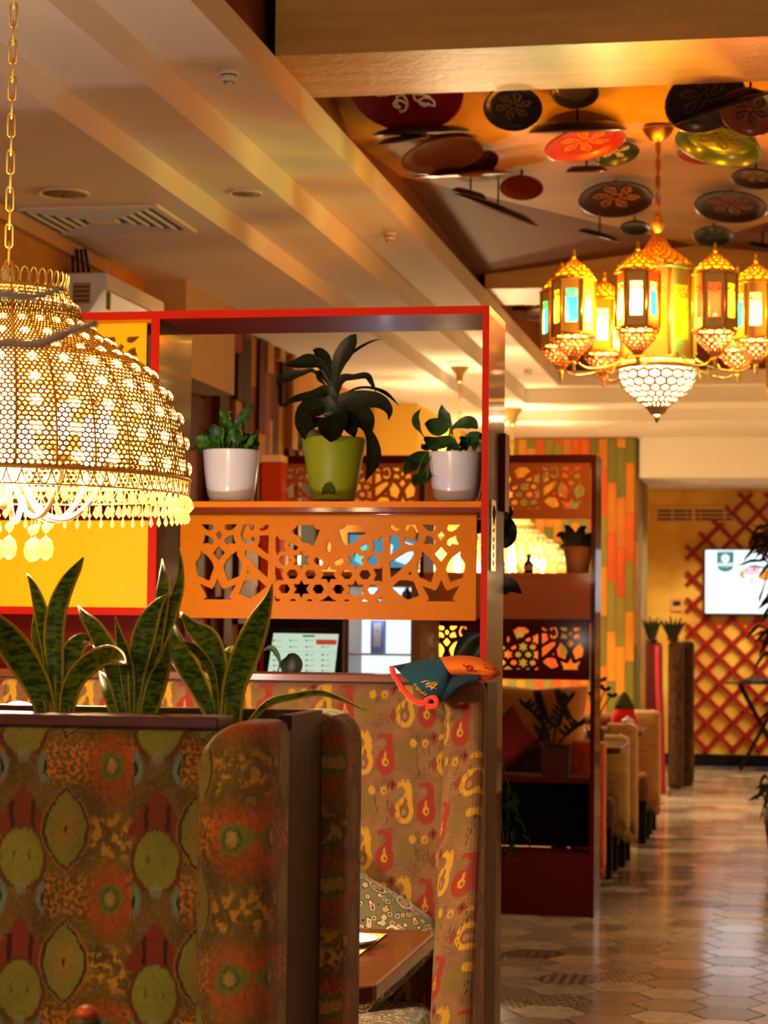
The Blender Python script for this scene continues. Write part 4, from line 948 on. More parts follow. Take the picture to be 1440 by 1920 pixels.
# ------------------------------------------------------------------ painted dishes on the tray ceiling
def dish(px, py, w, label, col, orn=None, tilt=(0, 0), aspect=None, thick=.018, zz=None, ex=0, name='painted_dish'):
    # where the sight line meets the tray ceiling
    d = ray(px, py); p = None
    for f in F+[(9, 8, 5), (7, 8, 10)]:
        a = [Vector(V[i]) for i in f]; n = (a[1]-a[0]).cross(a[2]-a[0]); q = d.dot(n)
        if abs(q) < 1e-9: continue
        t = (a[0]-CAM).dot(n)/q; hit = CAM+d*t
        ok = all(((a[(i+1) % len(a)]-a[i]).cross(hit-a[i])).dot(n) >= -1e-4*n.length for i in range(len(a)))
        if ok and t > 0 and hit.y > yb1-.3: p = hit; n0 = n.normalized(); break
    if p is None: p = CAM+d*((zt(2.1)-CAMZ)/d.z); n0 = Vector((0, 0, 1))
    if zz: p = CAM+d*((zz-CAMZ)/d.z); n0 = Vector((0, 0, 1))
    if n0.z > 0: n0 = -n0
    n0 = (n0+Vector((tilt[0], tilt[1]-(.13 if tilt[1] < 0 else 0), 0))).normalized()
    if tilt[1] > 0: n0 = Vector((tilt[0], (d.z-.02-tilt[0]*d.x)/d.y, -1)).normalized()
    r = w/2*(p-CAM).dot(FWD)/FPX; tl = Vector((n0.x, n0.y, 0)).length; cl_ = .035+r*tl+thick+ex
    s_ = min(.75, cl_/max(.12, abs(d.normalized().z))); p = p-d.normalized()*s_
    if not zz and p.y < yb1+.03+r: p = CAM+d*((yb1+.03+r)/d.y)
    r = w/2*(p-CAM).dot(FWD)/FPX
    T = thing(name, tuple(p), label, 'dish', 'painted dishes on the ceiling')
    M = Vector((0, 0, 1)).rotation_difference(n0).to_matrix()
    mb = MB().lathe([(0, -thick-.004), (r*.7, -thick-.003), (r*.86, -thick*.75), (r*.99, -.002), (r, .003), (r*.955, .003), (r*.83, -thick*.62), (r*.68, -thick*.85), (0, -thick*.88)], (0, 0, 0), 28)
    mb.v = [M@v+p for v in mb.v]; mb.build('dish_body', mat('lacquer_%d_%d_%d' % col, S(*col), .3, coat=.25, coat_rough=.12), T)
    e = p-n0*thick; top = p-n0*.0
    MB().tube([p-n0*(thick+.002), p-n0*(thick+.01)+Vector((0, 0, cl_+.03))], .005, 5).build('hanger', M_dkwood, T)
    if orn:
        mo = mat('ornament_%d_%d_%d' % orn, S(*orn), .5); ob = MB(); n = 6 if r > .11 else 4
        for k in range(n):
            a0 = 2*PI*k/n; u = Vector((math.cos(a0), math.sin(a0), 0)); vv = Vector((-u.y, u.x, 0))
            sp = [u*(r*.47)+vv*(r*.05)+(u*math.cos(t*.7+.6)+vv*math.sin(t*.7+.6))*(r*(.17-.013*t)) for t in range(11)]
            for pts in (sp, [u*(r*.18), u*(r*.3)-vv*(r*.06), u*(r*.42)-vv*(r*.02), sp[0]], [u*(r*.2), u*(r*.28)+vv*(r*.12), u*(r*.4)+vv*(r*.2)]):
                ob.tube([M@(q+Vector((0, 0, -thick*.86)))+p for q in pts], r*.022+.0006, 4)
        ob.tube([M@Vector((r*.14*math.cos(t*PI/6), r*.14*math.sin(t*PI/6), -thick*.85))+p for t in range(12)], r*.02+.0006, 4, closed=True)
        ob.build('ornament', mo, T)
    return T
BR, DK, RD, GR, BK = (74, 38, 20), (44, 26, 16), (120, 26, 14), (42, 62, 34), (30, 22, 16)
dish(763, 168, 220, 'large dark red dish with white scrolls half hidden by the plaster beam', (110, 18, 12), (226, 210, 180), (.0, -.16))
dish(962, 203, 112, 'black round dish with fine scrolls beside the large red dish', BK, (96, 70, 36), (0, -.25))
dish(1078, 172, 92, 'dark dish showing only its lower edge under the beam', DK, None, (0, -.1))
dish(757, 264, 100, 'small brown dish at the left end of the tray ceiling', BR, (120, 80, 40), (.12, .05))
dish(790, 249, 185, 'thin dark board-like dish seen edge on above the small brown dish', DK, None, (.02, .22), thick=.02)
dish(830, 292, 158, 'glossy brown oval dish tilted up with a long highlight', BR, None, (.2, -.12))
dish(893, 307, 88, 'small reddish brown dish overlapping the glossy tilted dish', (92, 44, 24), (130, 90, 50), (.3, -.25))
dish(866, 328, 185, 'flat dark red dish seen edge on below the glossy brown dish', (70, 22, 14), None, (.02, .21), thick=.016, ex=0.07)
dish(1083, 245, 185, 'long dark dish seen edge on above the orange scrolled dish', DK, None, (0, .2), thick=.03)
dish(1097, 270, 155, 'red dish with bold orange scrolls tilted up to the right', (150, 32, 16), (214, 120, 50), (.18, -.1))
dish(1157, 290, 86, 'dark teal dish with pale scrolls under the red scrolled dish', (30, 40, 38), (190, 180, 150), (.2, -.18))
dish(1100, 321, 80, 'little dark dish seen edge on below the pale scrolled dish', DK, None, (0, .22), thick=.02)
dish(978, 352, 82, 'shiny red brown dish lit by a white highlight in the left middle of the tray', (96, 30, 18), None, (0, -.3))
dish(1155, 374, 142, 'dark brown dish with pinkish scrolls left of the chandelier chain', (50, 24, 16), (170, 110, 80), (.05, -.2))
dish(930, 394, 172, 'long black dish hanging steeply on the left fold of the tray', BK, None, (-.42, .16), thick=.025)
dish(880, 366, 70, 'narrow black dish at the upper end of the left fold', BK, None, (-.3, .15), thick=.02, ex=0.06)
dish(1122, 443, 80, 'small black dish lower down the left fold near the chandelier', BK, None, (-.3, .1), thick=.02)
dish(1190, 428, 58, 'small dark green dish behind the chandelier finial', (34, 40, 24), None, (0, -.15))
dish(1338, 443, 78, 'dark green dish low on the right above the red lantern', (26, 40, 28), (70, 70, 40), (0, -.2))
dish(1370, 388, 138, 'dark dish with a woven fine pattern on the right', (44, 20, 14), (140, 90, 60), (-.06, -.16))
dish(1416, 336, 92, 'dark dish with a pale scroll at the right edge', DK, (150, 120, 90), (-.1, -.1))
dish(1347, 274, 165, 'green oval dish sloping down to the right', GR, (86, 76, 40), (-.2, -.18), thick=.05)
dish(1306, 294, 80, 'small red brown dish under the green oval dish', (120, 44, 22), None, (-.15, -.05))
dish(1322, 188, 155, 'large dark bronze dish tilted up to the right by the beam', (62, 42, 26), (90, 70, 44), (.3, -.2))
dish(1358, 203, 190, 'long thin dark dish crossing the bronze dish edge on', BK, None, (.3, .12), thick=.02, ex=0.16)
dish(1405, 210, 112, 'reddish dish with fine dark scrolls at the right of the tray', (122, 56, 28), (70, 30, 18), (-.2, -.28), ex=0.02)
dish(1428, 464, 60, 'small black dish at the lower right edge of the tray', BK, None, (-.2, .1), thick=.02)
dish(972, 581, 70, 'dark dish in the second tray right of the divider top', DK, (120, 80, 50), (0, .05), zz=zt(2.16))
dish(1010, 588, 60, 'shiny dark dish in the second tray beside the leftmost lantern', BR, None, (.1, -.1), zz=zt(2.16), ex=0.09)
# ------------------------------------------------------------------ things on the flat ceiling
def ceil_disc(name, px, py, z, w, label, cat, detector=False):
    p = atZ(px, py, z); r = w/2*(p-CAM).dot(FWD)/FPX
    t = thing(name, tuple(p), label, cat)
    if detector:
        MB().lathe([(r, 0), (r, -r*.35), (r*.9, -r*.45)], p, 20).build('base', M_white, t)
        MB().lathe([(r*.86, -r*.45), (r*.86, -r*.6)], p, 16).build('slot_ring', M_black, t)
        MB().lathe([(r*.9, -r*.6), (r*.8, -r*1.0), (r*.45, -r*1.3), (0, -r*1.35)], p, 20).build('cap', M_white, t)
        s = MB()
        for k in range(12): a = 2*PI*k/12; s.bar(p+Vector((r*.86*math.cos(a), r*.86*math.sin(a), -r*.75)), p+Vector((r*.5*math.cos(a), r*.5*math.sin(a), -r*1.3)), r*.1, r*.06)
        s.build('grille_slots', M_black, t)
    else:
        MB().lathe([(r, 0), (r, -.006), (r*.93, -.01), (r*.9, -.006)], p, 28).build('trim_ring', M_ceil, t)
        MB().lathe([(r*.9, -.005), (r*.5, -.009), (0, -.011)], p, 28).build('grille', mat('speaker_mesh', S(150, 118, 84), .6, bump=.6, bscale=600), t)
        MB().lathe([(r*.05, -.010), (r*.04, -.016), (0, -.017)], p, 10).build('centre_screw', M_black, t)
ceil_disc('ceiling_speaker', 119, 361, zA, 98, 'round ceiling speaker beside the air vent', 'speaker')
ceil_disc('ceiling_speaker', 460, 361, zB, 64, 'smaller round ceiling speaker on the middle ceiling step', 'speaker')
ceil_disc('smoke_detector', 430, 133, zC, 36, 'white slotted smoke detector near the front of the ceiling', 'smoke detector', True)
ceil_disc('smoke_detector', 731, 437, zC, 24, 'smoke detector on the yellow lit step above the divider', 'smoke detector', True)
ceil_disc('smoke_detector', 990, 692, zC, 16, 'smoke detector left of the chandelier lanterns', 'smoke detector', True)
ceil_disc('smoke_detector', 1322, 728, zC, 14, 'smoke detector right of the glowing chandelier bowl', 'smoke detector', True) if 0 else None
v0, v1, v2 = atZ(12, 387, zA), atZ(292, 382, zA), atZ(360, 432, zA)
vn = thing('ceiling_vent', (v1.x-.3, v1.y+.3, zA), 'square ceiling air vent with nested louvres beside the left wall', 'vent')
vx0, vx1, vy0, vy1 = v1.x-.62, v1.x+.005, v1.y, v2.y
for a in range(5):
    e = .045*a+(.0 if a == 0 else .02); wv = .03 if a == 0 else .012
    q = MB()
    zz0, zz1 = zA-.012-.0*a, zA-.0005
    X0, X1, Y0_, Y1_ = vx0+e, vx1-e, vy0+e, vy1-e
    for lo, hi in (((X0, Y0_), (X1, Y0_+wv)), ((X0, Y1_-wv), (X1, Y1_)), ((X0, Y0_+wv), (X0+wv, Y1_-wv)), ((X1-wv, Y0_+wv), (X1, Y1_-wv))): q.box((lo[0], lo[1], zz0), (hi[0], hi[1], zz1))
    q.build('frame' if a == 0 else 'louvre', M_ceil, vn)
MB().box((vx0+.04, vy0+.04, zA-.003), (vx1-.04, vy1-.04, zA-.0006)).build('dark_throat', M_black, vn)
MB().box((vx0+.25, vy0+.25, zA-.012), (vx1-.25, vy1-.25, zA-.0035)).build('centre_plate', M_ceil, vn)
for px, py, z in ((1309, 904, zS),):
    p = atZ(px, py, z); t = thing('downlight', tuple(p), 'bright round recessed downlight in the far lowered ceiling', 'ceiling light')
    MB().lathe([(.1, 0), (.1, -.006), (.085, -.008)], p, 20).build('trim_ring', M_white, t)
    MB().lathe([(0, -.0075), (.083, -.0075)], p, 20, cap=False).build('lit_lens', emis('lit_lens', (1, .93, .8), 22), t)
    spot('ceiling_spot', p-Vector((0, 0, .02)), p-Vector((0, 0, 3)), 40, AMBER, 130, .08)
p = atZ(856, 679, zB)
t = thing('downlight', tuple(p), 'bright round downlight beside the brass lamp cup behind the divider', 'ceiling light')
MB().lathe([(.07, 0), (.07, -.006), (.06, -.008)], p, 20).build('trim_ring', M_white, t)
MB().lathe([(0, -.0075), (.058, -.0075)], p, 20, cap=False).build('lit_lens', emis('lit_lens', (1, .93, .8), 22), t)
spot('ceiling_spot', p-Vector((0, 0, .02)), p-Vector((0, 0, 3)), 40, AMBER, 130, .08)
# bare spots without fixtures, added to brighten the far room and the aisle
for xx, yy, zz_, e in ((.6, 20.4, zE, 170), (-2.4, 20.6, zE, 120), (1.6, 17.8, zA, 90), (-.6, 20.3, zE, 170), (1.9, 13, zA, 30), (-2.6, 16.9, zA, 90), (1.9, 8, zA, 20), (-2.6, 13.4, zA, 60)):
    spot('ceiling_spot', (xx, yy, zz_-.03), (xx, yy, 0), e, AMBER, 130, .08)
# wall air conditioner and the cable trunking
ac = atX(200, 510, XW+.2)
au = thing('air_conditioner', (XW+.1, ac.y+.4, ac.z-.29), 'white split air conditioner on the left wall above the divider', 'air conditioner')
za1, za0 = atX(200, 510, XW+.2).z, atX(200, 578, XW+.2).z-.02
pf = [(XW+.002, ac.y, za0), (XW+.12, ac.y, za0), (XW+.19, ac.y, za0+.1), (XW+.205, ac.y, za1-.06), (XW+.2, ac.y, za1), (XW+.002, ac.y, za1)]
MB().prism(pf, (0, .85, 0)).build('body', M_white, au, bevel=.008)
MB().box((XW+.19, ac.y+.02, za0+.1), (XW+.212, ac.y+.83, za0+.112)).build('outlet_lip', mat('bright_white', (.9, .88, .85), .3), au)
MB().box((XW+.05, ac.y-.0015, za0+.04), (XW+.13, ac.y-.0002, za0+.13)).build('rating_label', mat('label_beige', S(176, 140, 96), .7), au)
lb = MB()
for i in range(4): lb.box((XW+.055, ac.y-.002, za0+.05+.02*i), (XW+.125, ac.y-.0016, za0+.056+.02*i))
lb.build('label_print', M_dkwood, au)
MB().box((XW+.19, ac.y+.03, za0+.02), (XW+.197, ac.y+.07, za0+.095)).build('energy_label', mat('label_green', S(90, 110, 70), .6), au)
k0, k1_ = atX(12, 400, XW+.03), atX(202, 497, XW+.03)
ct_ = thing('cable_trunking', (XW+.02, k0.y, k1_.z), 'beige cable trunking running along the top of the left wall', 'cable trunking')
MB().prism([(XW+.001, k0.y-1.5, zA-.075), (XW+.04, k0.y-1.5, zA-.075), (XW+.04, k0.y-1.5, zA-.02), (XW+.001, k0.y-1.5, zA-.02)], (0, k1_.y-k0.y+1.5, 0)).build('channel', mat('beige_plastic', S(196, 150, 96), .5), ct_)
pp = MB()
for i in range(4): pp.tube([(XW+.03+.022*i, ac.y+.06+.01*i, za1-.01), (XW+.03+.018*i, ac.y+.05, zA-.045)], .008, 6)
pp.build('pipes', M_black, ct_)
# ------------------------------------------------------------------ plants
def leaf_px(mb, pts, Y, bow=0, sx=1, conv=None, fold=.12, toward=(0, -1, .15), n=4):
    """pts: (px, py, width px); Y plane of the leaf base, bow = metres the tip leans to or from the viewer"""
    ps = catmull([tuple(float(v) for v in q) for q in pts], n); m = len(ps); P3, ws = [], []
    for i, (px, py, w) in enumerate(ps):
        t = i/(m-1); y = Y+bow*t*t; p = atY(px, py, y); P3.append(p); ws.append(max(w, .5)*(p-CAM).dot(FWD)/FPX)
    mb.blade(P3, ws, toward, fold); return mb
c1 = lambda L: [(a/2.667, 1000+b/2.667, w/2.667) for a, b, w in L]
SN = [('snake plant with tall leaves crossing before the yellow panel at the left', [
  ([(245,915,85),(190,770,140),(95,610,165),(10,490,140),(-70,380,40)], -.05), ([(285,915,40),(278,700,85),(268,520,108),(288,370,105),(335,250,85),(385,172,48),(418,118,3)], .02),
  ([(272,900,30),(245,640,60),(215,440,80),(175,290,50),(136,200,3)], .05), ([(255,900,40),(220,640,85),(182,500,62),(180,360,3)], .06),
  ([(325,915,70),(355,770,100),(430,665,115),(530,610,105),(600,625,70),(632,655,3)], -.07), ([(320,905,40),(350,640,115),(400,535,95),(455,535,55),(500,572,3)], .06)]),
 ('snake plant with twisted middle leaves rising over the divider post', [
  ([(625,915,50),(590,760,85),(550,620,110),(475,480,85),(420,415,50),(392,362,3)], .05), ([(655,915,30),(640,740,75),(618,600,70),(595,510,38),(578,420,3)], -.01),
  ([(668,915,40),(680,720,90),(705,570,125),(740,450,118),(790,355,58),(838,305,3)], .0), ([(725,920,75),(780,760,110),(830,630,66),(845,520,3)], -.05),
  ([(690,900,30),(755,650,55),(825,480,72),(885,300,62),(905,180,28),(897,75,3)], .03), ([(790,560,30),(808,360,74),(818,230,60),(812,130,3)], .05),
  ([(605,915,55),(565,830,90),(522,740,60),(498,690,3)], .05)]),
 ('snake plant with one broad blade pointing up at the cut-out panel', [
  ([(1150,925,110),(1172,760,125),(1230,600,150),(1292,450,118),(1340,335,48),(1360,255,3)], -.03), ([(1085,920,60),(980,740,110),(890,580,105),(862,440,10)], .05),
  ([(1100,915,45),(1095,700,95),(1040,540,125),(960,470,75),(905,395,8)], .03), ([(1088,900,18),(1062,710,42),(1000,605,48),(930,555,36),(868,580,3)], -.06),
  ([(1110,915,25),(1122,750,60),(1142,620,80),(1162,568,50),(1185,560,3)], .05), ([(1230,930,26),(1340,850,36),(1470,815,34),(1620,800,26),(1830,885,3)], -.02)])]
for k, (lab, leaves) in enumerate(SN):
    Yp = Y1+.14; bx = [.0, .0, .0][k]
    b0 = atY((285, 660, 1120)[k]/2.667, 1000+920/2.667, Yp)
    t = thing('snake_plant', (b0.x, Yp, b0.z-.04), lab, 'plant', 'snake plants in the planter box')
    for lf, bow in leaves:
        L = c1(lf); L[0] = (L[0][0], L[0][1]+14, L[0][2])
        leaf_px(MB(), L, Yp, bow*2.2, fold=.16).build('leaf', M_snake, t, solid=.003)
# frosted globe lamp on the table, its lit top just above the planter rail
gl = atY(35, 1340, 4.2); gz = atY(35, 1314, 4.2).z
gt = thing('globe_table_lamp', (gl.x, 4.2, .7505), 'glowing white globe table lamp peeping over the planter rail at the far left', 'lamp')
MB().lathe([(.07, 0), (.07, .012), (.016, .02), (.012, gz-.12-.75), (.03, gz-.105-.75)], (gl.x, 4.2, .7505), 20).build('stand', M_brass, gt)
MB().lathe([(.03, -.105)]+[(.054*math.sin(a), -.054-.054*math.cos(a)) for a in [PI*k/10 for k in range(2, 10)]]+[(0, 0)], (gl.x, 4.2, gz), 24).build('globe', emis('lit_globe', (1, .88, .8), 6), gt)
point('globe_light', (gl.x, 4.2, gz+.02), 52, (1, .84, .76), .05)
def pot(px, py0, py1, Y, rt, rb, label, m, prof=None, name='potted_plant', group='potted plants on the divider shelf', soil=True):
    b = atY(px, py1, Y); top = atY(px, py0, Y).z; k = (b-CAM).dot(FWD)/FPX; h = top-b.z; R, r = rt*k, rb*k
    t = thing(name, (b.x, Y, b.z), label, 'plant', group)
    pr = [(r*.9, 0), (r, h*.01)]+[(r+(R-r)*(f**prof), h*f) for f in (.1, .25, .4, .55, .7, .85, .97)]+[(R*1.0, h), (R*.95, h), (R*.93, h*.93)] if prof else [(r*.95, 0), (r, .004), (R, h-.004), (R*.99, h), (R*.93, h), (R*.92, h*.9)]
    MB().lathe(pr, (b.x, Y, b.z), 40).build('pot', m, t)
    MB().lathe([(0, h*.93), (R*.93, h*.93)], (b.x, Y, b.z), 24, cap=False).build('soil', M_soil, t)
    return t, b, R, h
YS = F1+.15
tG, bG, RG, hG = pot(625, 822, 939, YS, 61, 41, 'plant with silhouette-dark leaves in an olive green tapered pot in the middle of the shelf', M_gpot)
a_ = []
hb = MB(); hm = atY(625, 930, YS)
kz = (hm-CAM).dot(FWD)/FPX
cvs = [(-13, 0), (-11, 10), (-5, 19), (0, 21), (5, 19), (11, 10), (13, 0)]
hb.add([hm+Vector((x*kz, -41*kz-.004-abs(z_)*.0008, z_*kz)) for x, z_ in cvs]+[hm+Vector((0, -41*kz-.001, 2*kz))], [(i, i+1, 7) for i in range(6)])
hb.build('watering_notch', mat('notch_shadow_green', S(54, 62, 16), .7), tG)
cC = lambda L: [(500+a/5.143, 600+b/5.143, w/5.143) for a, b, w in L]
for lf, bow in [([(650,900,20),(650,640,40),(690,420,140),(760,290,175),(830,190,115),(864,138,12)], -.02), ([(650,860,20),(610,540,60),(545,400,170),(500,310,110),(445,285,6)], .02), ([(640,800,16),(570,470,60),(420,395,145),(290,415,100),(170,435,3)], .03),
   ([(640,760,14),(470,500,35),(340,510,60),(210,540,115),(125,585,70),(108,640,4)], -.02), ([(660,900,10),(690,520,18),(740,400,26),(860,290,30),(1000,210,22),(1105,183,3)], .04), ([(650,840,30),(660,640,130),(740,560,85),(840,550,60),(960,535,66),(1010,600,50),(1055,695,4)], -.03),
   ([(650,860,60),(600,690,130),(450,720,95),(280,760,70),(120,838,3)], -.05), ([(690,860,10),(730,740,12),(860,662,24),(1000,652,26),(1150,705,38),(1280,828,3)], .05), ([(650,960,60),(700,820,190),(900,770,190),(1080,780,150),(1180,870,80),(1175,968,4)], -.04),
   ([(640,980,80),(570,820,200),(410,860,220),(345,1000,150),(370,1150,20)], -.06), ([(650,1000,60),(640,900,260),(640,1020,300),(665,1150,120)], -.09), ([(690,960,60),(850,880,200),(960,960,180),(1010,1050,50),(1000,1085,4)], -.05),
   ([(800,1000,20),(930,1040,40),(1010,1150,110),(1030,1360,150),(955,1552,6)], -.11), ([(640,960,40),(420,1000,120),(345,1120,60),(320,1220,40),(335,1262,4)], .0), ([(620,640,30),(520,500,60),(500,560,40),(535,612,3)], -.03), ([(660,1000,50),(760,960,160),(830,1060,120),(850,1130,10)], -.08)]:
    leaf_px(MB(), cC(lf), YS, bow*1.6, fold=.1).build('leaf', M_leafd, tG)
tR, bR, RR_, hR = pot(855, 849, 941, YS, 52, 37, 'trailing round leaved plant in the right hand white pot', M_pot, .45)
cR = lambda L: [(680+a/4.5, 600+b/4.5, w/4.5) for a, b, w in L]
RL_ = [([(600,1100,8),(500,960,12),(455,880,66),(448,815,56),(490,748,3)], .02), ([(760,1100,8),(745,900,20),(695,830,112),(672,770,70),(668,712,3)], .0), ([(690,1100,8),(745,905,30),(650,905,150),(570,890,120),(522,880,10)], -.03),
  ([(830,1100,8),(755,930,14),(850,868,100),(920,872,110),(968,915,20)], -.02), ([(790,1080,14),(740,1020,90),(620,1040,110),(540,1010,60),(512,985,4)], -.05), ([(820,1110,10),(900,1010,110),(980,985,80),(1010,1010,6)], -.03), ([(880,1110,10),(850,1030,100),(815,990,10)], -.05),
  ([(940,1110,10),(950,1020,90),(985,960,20)], -.04), ([(700,1110,10),(760,1060,80),(820,1110,20)], -.06), ([(640,1110,8),(560,1060,50),(520,1080,60),(500,1040,4)], -.04), ([(640,1060,6),(600,1120,20),(500,1160,130),(390,1200,90),(360,1190,6)], -.08), ([(620,1100,6),(480,1180,30),(410,1240,130),(360,1300,20)], -.09),
  ([(600,1110,6),(520,1240,20),(470,1340,120),(440,1400,20)], -.08), ([(600,1100,6),(560,1250,20),(540,1330,90),(500,1390,20)], -.1)]
for lf, bow in RL_: leaf_px(MB(), cR(lf), YS, bow*1.3, fold=.1).build('leaf', M_leafm, tR)
st_ = MB()
for q in ([(640, 1110), (560, 1090), (500, 1170), (460, 1300)], [(640, 1110), (590, 1100), (560, 1200), (545, 1320)]):
    st_.tube([atY(680+a/4.5, 600+b/4.5, YS-.07*i/3) for i, (a, b) in enumerate(q)], .0018, 5)
st_.build('stem', M_stem, tR)
tL, bL, RL2, hL = pot(433, 845, 941, YS, 54, 37, 'small leafy green plant in the left hand white pot', M_pot, .45)
rnd = random.Random(3)
for k in range(54):
    ox = rnd.uniform(-52, 48); tx = 433+ox*1.15+rnd.uniform(-10, 6); ty = 842-rnd.uniform(4, 66)*(1-abs(ox)/90); bx = 433+ox*.55
    if k < 3: tx, ty = ((480, 760), (432, 772), (412, 765))[k]
    bw_ = rnd.uniform(16, 26); mx, my = (bx+tx)/2+rnd.uniform(-6, 6), (850+ty)/2-6
    dx, dy = tx-bx, ty-855; L = math.hypot(dx, dy)
    leaf_px(MB(), [(bx, 858, 2), (bx+dx*.35, 855+dy*.5, bw_*.25), (bx+dx*.6, 855+dy*.75, bw_), (bx+dx*.85, 855+dy*.95, bw_*.7), (tx, ty, 1)], YS+rnd.uniform(-.04, .04), rnd.uniform(-.07, .05), fold=.12, toward=(rnd.uniform(-.5, .5), -1, rnd.uniform(0, .9)), n=3).build('leaf', M_leaf if k % 3 else M_leafm, tL)
# climbing plant whose leaves stick out past the side board, in a planter behind the divider
pY = F1+DF+.16
pb2 = thing('planter_box', (-1.6, pY, 0), 'wooden planter box standing hidden behind the near divider', 'planter')
bxx = MB()
for a, b_ in (((-2.9, pY-.13, 0), (-.80, pY-.11, 1.2)), ((-2.9, pY+.11, 0), (-.80, pY+.13, 1.2)), ((-2.9, pY-.11, 0), (-2.88, pY+.11, 1.2)), ((-.82, pY-.11, 0), (-.80, pY+.11, 1.2))): bxx.box(a, b_)
bxx.build('boards', M_dkwood, pb2); MB().box((-2.88, pY-.11, .9), (-.82, pY+.11, 1.16)).build('soil', M_soil, pb2)
cp = thing('trailing_plant', (-.86, pY, 1.16), 'dark leaved climbing plant reaching out past the near divider side and trailing down', 'plant')
yv = pY-.02
for lf, bow in [([(905,1010,3),(930,1000,20),(945,1100,4)], 0), ([(930,960,4),(950,985,32),(952,1010,30),(940,1025,10),(962,1010,3)], .0), ([(938,1000,6),(952,960,22),(958,950,3)], .0), ([(940,1005,6),(946,990,26),(962,1012,2)], .0), ([(918,1112,4),(932,1102,26),(948,1098,34),(962,1100,24),(978,1113,2)], -.02), ([(905,1190,4),(880,1200,30),(862,1222,24),(850,1240,2)], 0), ([(905,1200,4),(895,1222,30),(880,1243,3)], 0)]:
    leaf_px(MB(), lf, yv, bow, fold=.15).build('leaf', M_leafd, cp)
sm_ = MB()
for q in ([(905, 1275), (910, 1190), (925, 1110), (932, 1030), (942, 985)], [(915, 1280), (938, 1400), (944, 1470), (952, 1530), (950, 1580)], [(915, 1280), (940, 1420), (965, 1510), (985, 1560)], [(915, 1280), (936, 1500), (948, 1600), (962, 1612), (985, 1606), (994, 1580), (980, 1565)]):
    sm_.tube(catmull([tuple(atY(a, b, yv-.03*(i/4))) for i, (a, b) in enumerate(q)], 3), .0016, 5)
sm_.build('stem', M_stem, cp)
rnd = random.Random(11)
for k in range(16):
    x_, y_ = rnd.uniform(938, 985), rnd.uniform(1470, 1600); a = rnd.uniform(.3, 2.8)
    leaf_px(MB(), [(x_, y_, 2), (x_+9*math.cos(a), y_+9*math.sin(a), 13), (x_+18*math.cos(a), y_+18*math.sin(a), 10), (x_+25*math.cos(a), y_+25*math.sin(a), 1)], yv-.03+rnd.uniform(-.03, .02), 0, toward=(rnd.uniform(-.6, .6), -1, .3)).build('leaf', M_leafm, cp)
# leaves peeping over the paisley sofa rail
rp = thing('leafy_plant', (atY(535, 1300, Y3+.3).x, Y3+.29, 1.0), 'single broad dark leaf standing before the menu screen above the sofa rail', 'plant')
rpx = atY(535, 1300, Y3+.3).x
MB().lathe([(.05, -.13), (.07, -.01), (.065, 0), (.06, -.02)], (rpx, Y3+.27, 1.13), 20).build('pot', M_dkwood, rp) if 0 else None
yl_ = Y3+.19
leaf_px(MB(), [(545,1290,3),(546,1262,34),(546,1245,44),(544,1232,30),(541,1226,3)], yl_, 0).build('leaf', M_leafd, rp)
leaf_px(MB(), [(505,1290,2),(524,1250,3),(520,1228,9),(508,1214,10),(494,1220,2)], yl_, 0).build('leaf', M_leafm, rp)
MB().tube([atY(545, 1300, yl_), atY(546, 1262, yl_)], .002, 5).tube([atY(505, 1300, yl_), atY(524, 1250, yl_)], .0015, 5).build('stem', M_stem, rp)
pp_ = atY(525, 1300, yl_); MB().lathe([(.04, 0), (.05, .12), (.045, .12), (.042, .1)], (pp_.x, yl_, pp_.z-.1), 16).build('pot', M_dkwood, rp)

# ------------------------------------------------------------------ felt cap on the sofa corner
fc = thing('felt_cap', (atY(840, 1270, Y3-.03).x, Y3, zq1), 'teal and orange felt cap with red trim lying on the paisley sofa corner', 'hat')
cq = lambda a, b, y: atY(700+a/5.54, 1200+b/5.54, y)
M_teal = mat('teal_felt', S(22, 62, 74), .95, sheen=.05, bump=.4, bscale=400); M_orf = mat('orange_felt', S(224, 106, 12), .95, sheen=.03, bump=.4, bscale=400); M_trim = mat('red_felt_trim', S(240, 52, 16), .9, sheen=.4)
def capsheet(stn, name, m, bulge, y0):
    vs, fs = [], []; K = 9
    st2 = catmull([tuple(map(float, a+b+(c_,))) for a, b, c_ in stn], 3)
    for s in (-1, 1):
        for (ax, ay, bx, by, sc) in st2:
            for j in range(K):
                t = j/(K-1); px, py = ax+(bx-ax)*t, ay+(by-ay)*t; bl = math.sin(PI*t)**.7*bulge*sc
                vs.append(cq(px, py, y0+s*bl-.012*t))
    m_ = len(st2)
    for s in (0, 1):
        for i in range(m_-1):
            for j in range(K-1):
                q = s*m_*K+i*K+j; f = (q, q+1, q+K+1, q+K); fs.append(f if s == 0 else tuple(reversed(f)))
    return MB().add(vs, fs, True).build(name, m, fc)
yc = Y3-.075
capsheet([((208,266), (600,672), 1), ((350,240), (700,640), 1.05), ((500,205), (800,560), 1.05), ((600,192), (830,470), 1.0), ((692,180), (818,388), .9)], 'teal_brim', M_teal, .045, yc)
capsheet([((690,180), (816,388), .9), ((850,162), (950,372), .95), ((1000,165), (1090,398), .95), ((1130,190), (1205,395), .85), ((1230,230), (1282,378), .6), ((1312,322), (1314,352), .1)], 'orange_crown', M_orf, .045, yc)
capsheet([((806,400), (690,655), .6), ((830,385), (800,595), .6), ((930,362), (880,520), .6), ((1010,352), (970,465), .6), ((1082,350), (1088,430), .5)], 'folded_flap', mat('dark_teal_felt', S(14, 40, 48), .95, sheen=.04), .03, yc-.03)
tr = [(192,268),(205,340),(255,430),(315,520),(390,600),(470,650),(535,655),(560,615),(600,588),(640,600),(660,640),(650,680),(600,690),(548,685)]
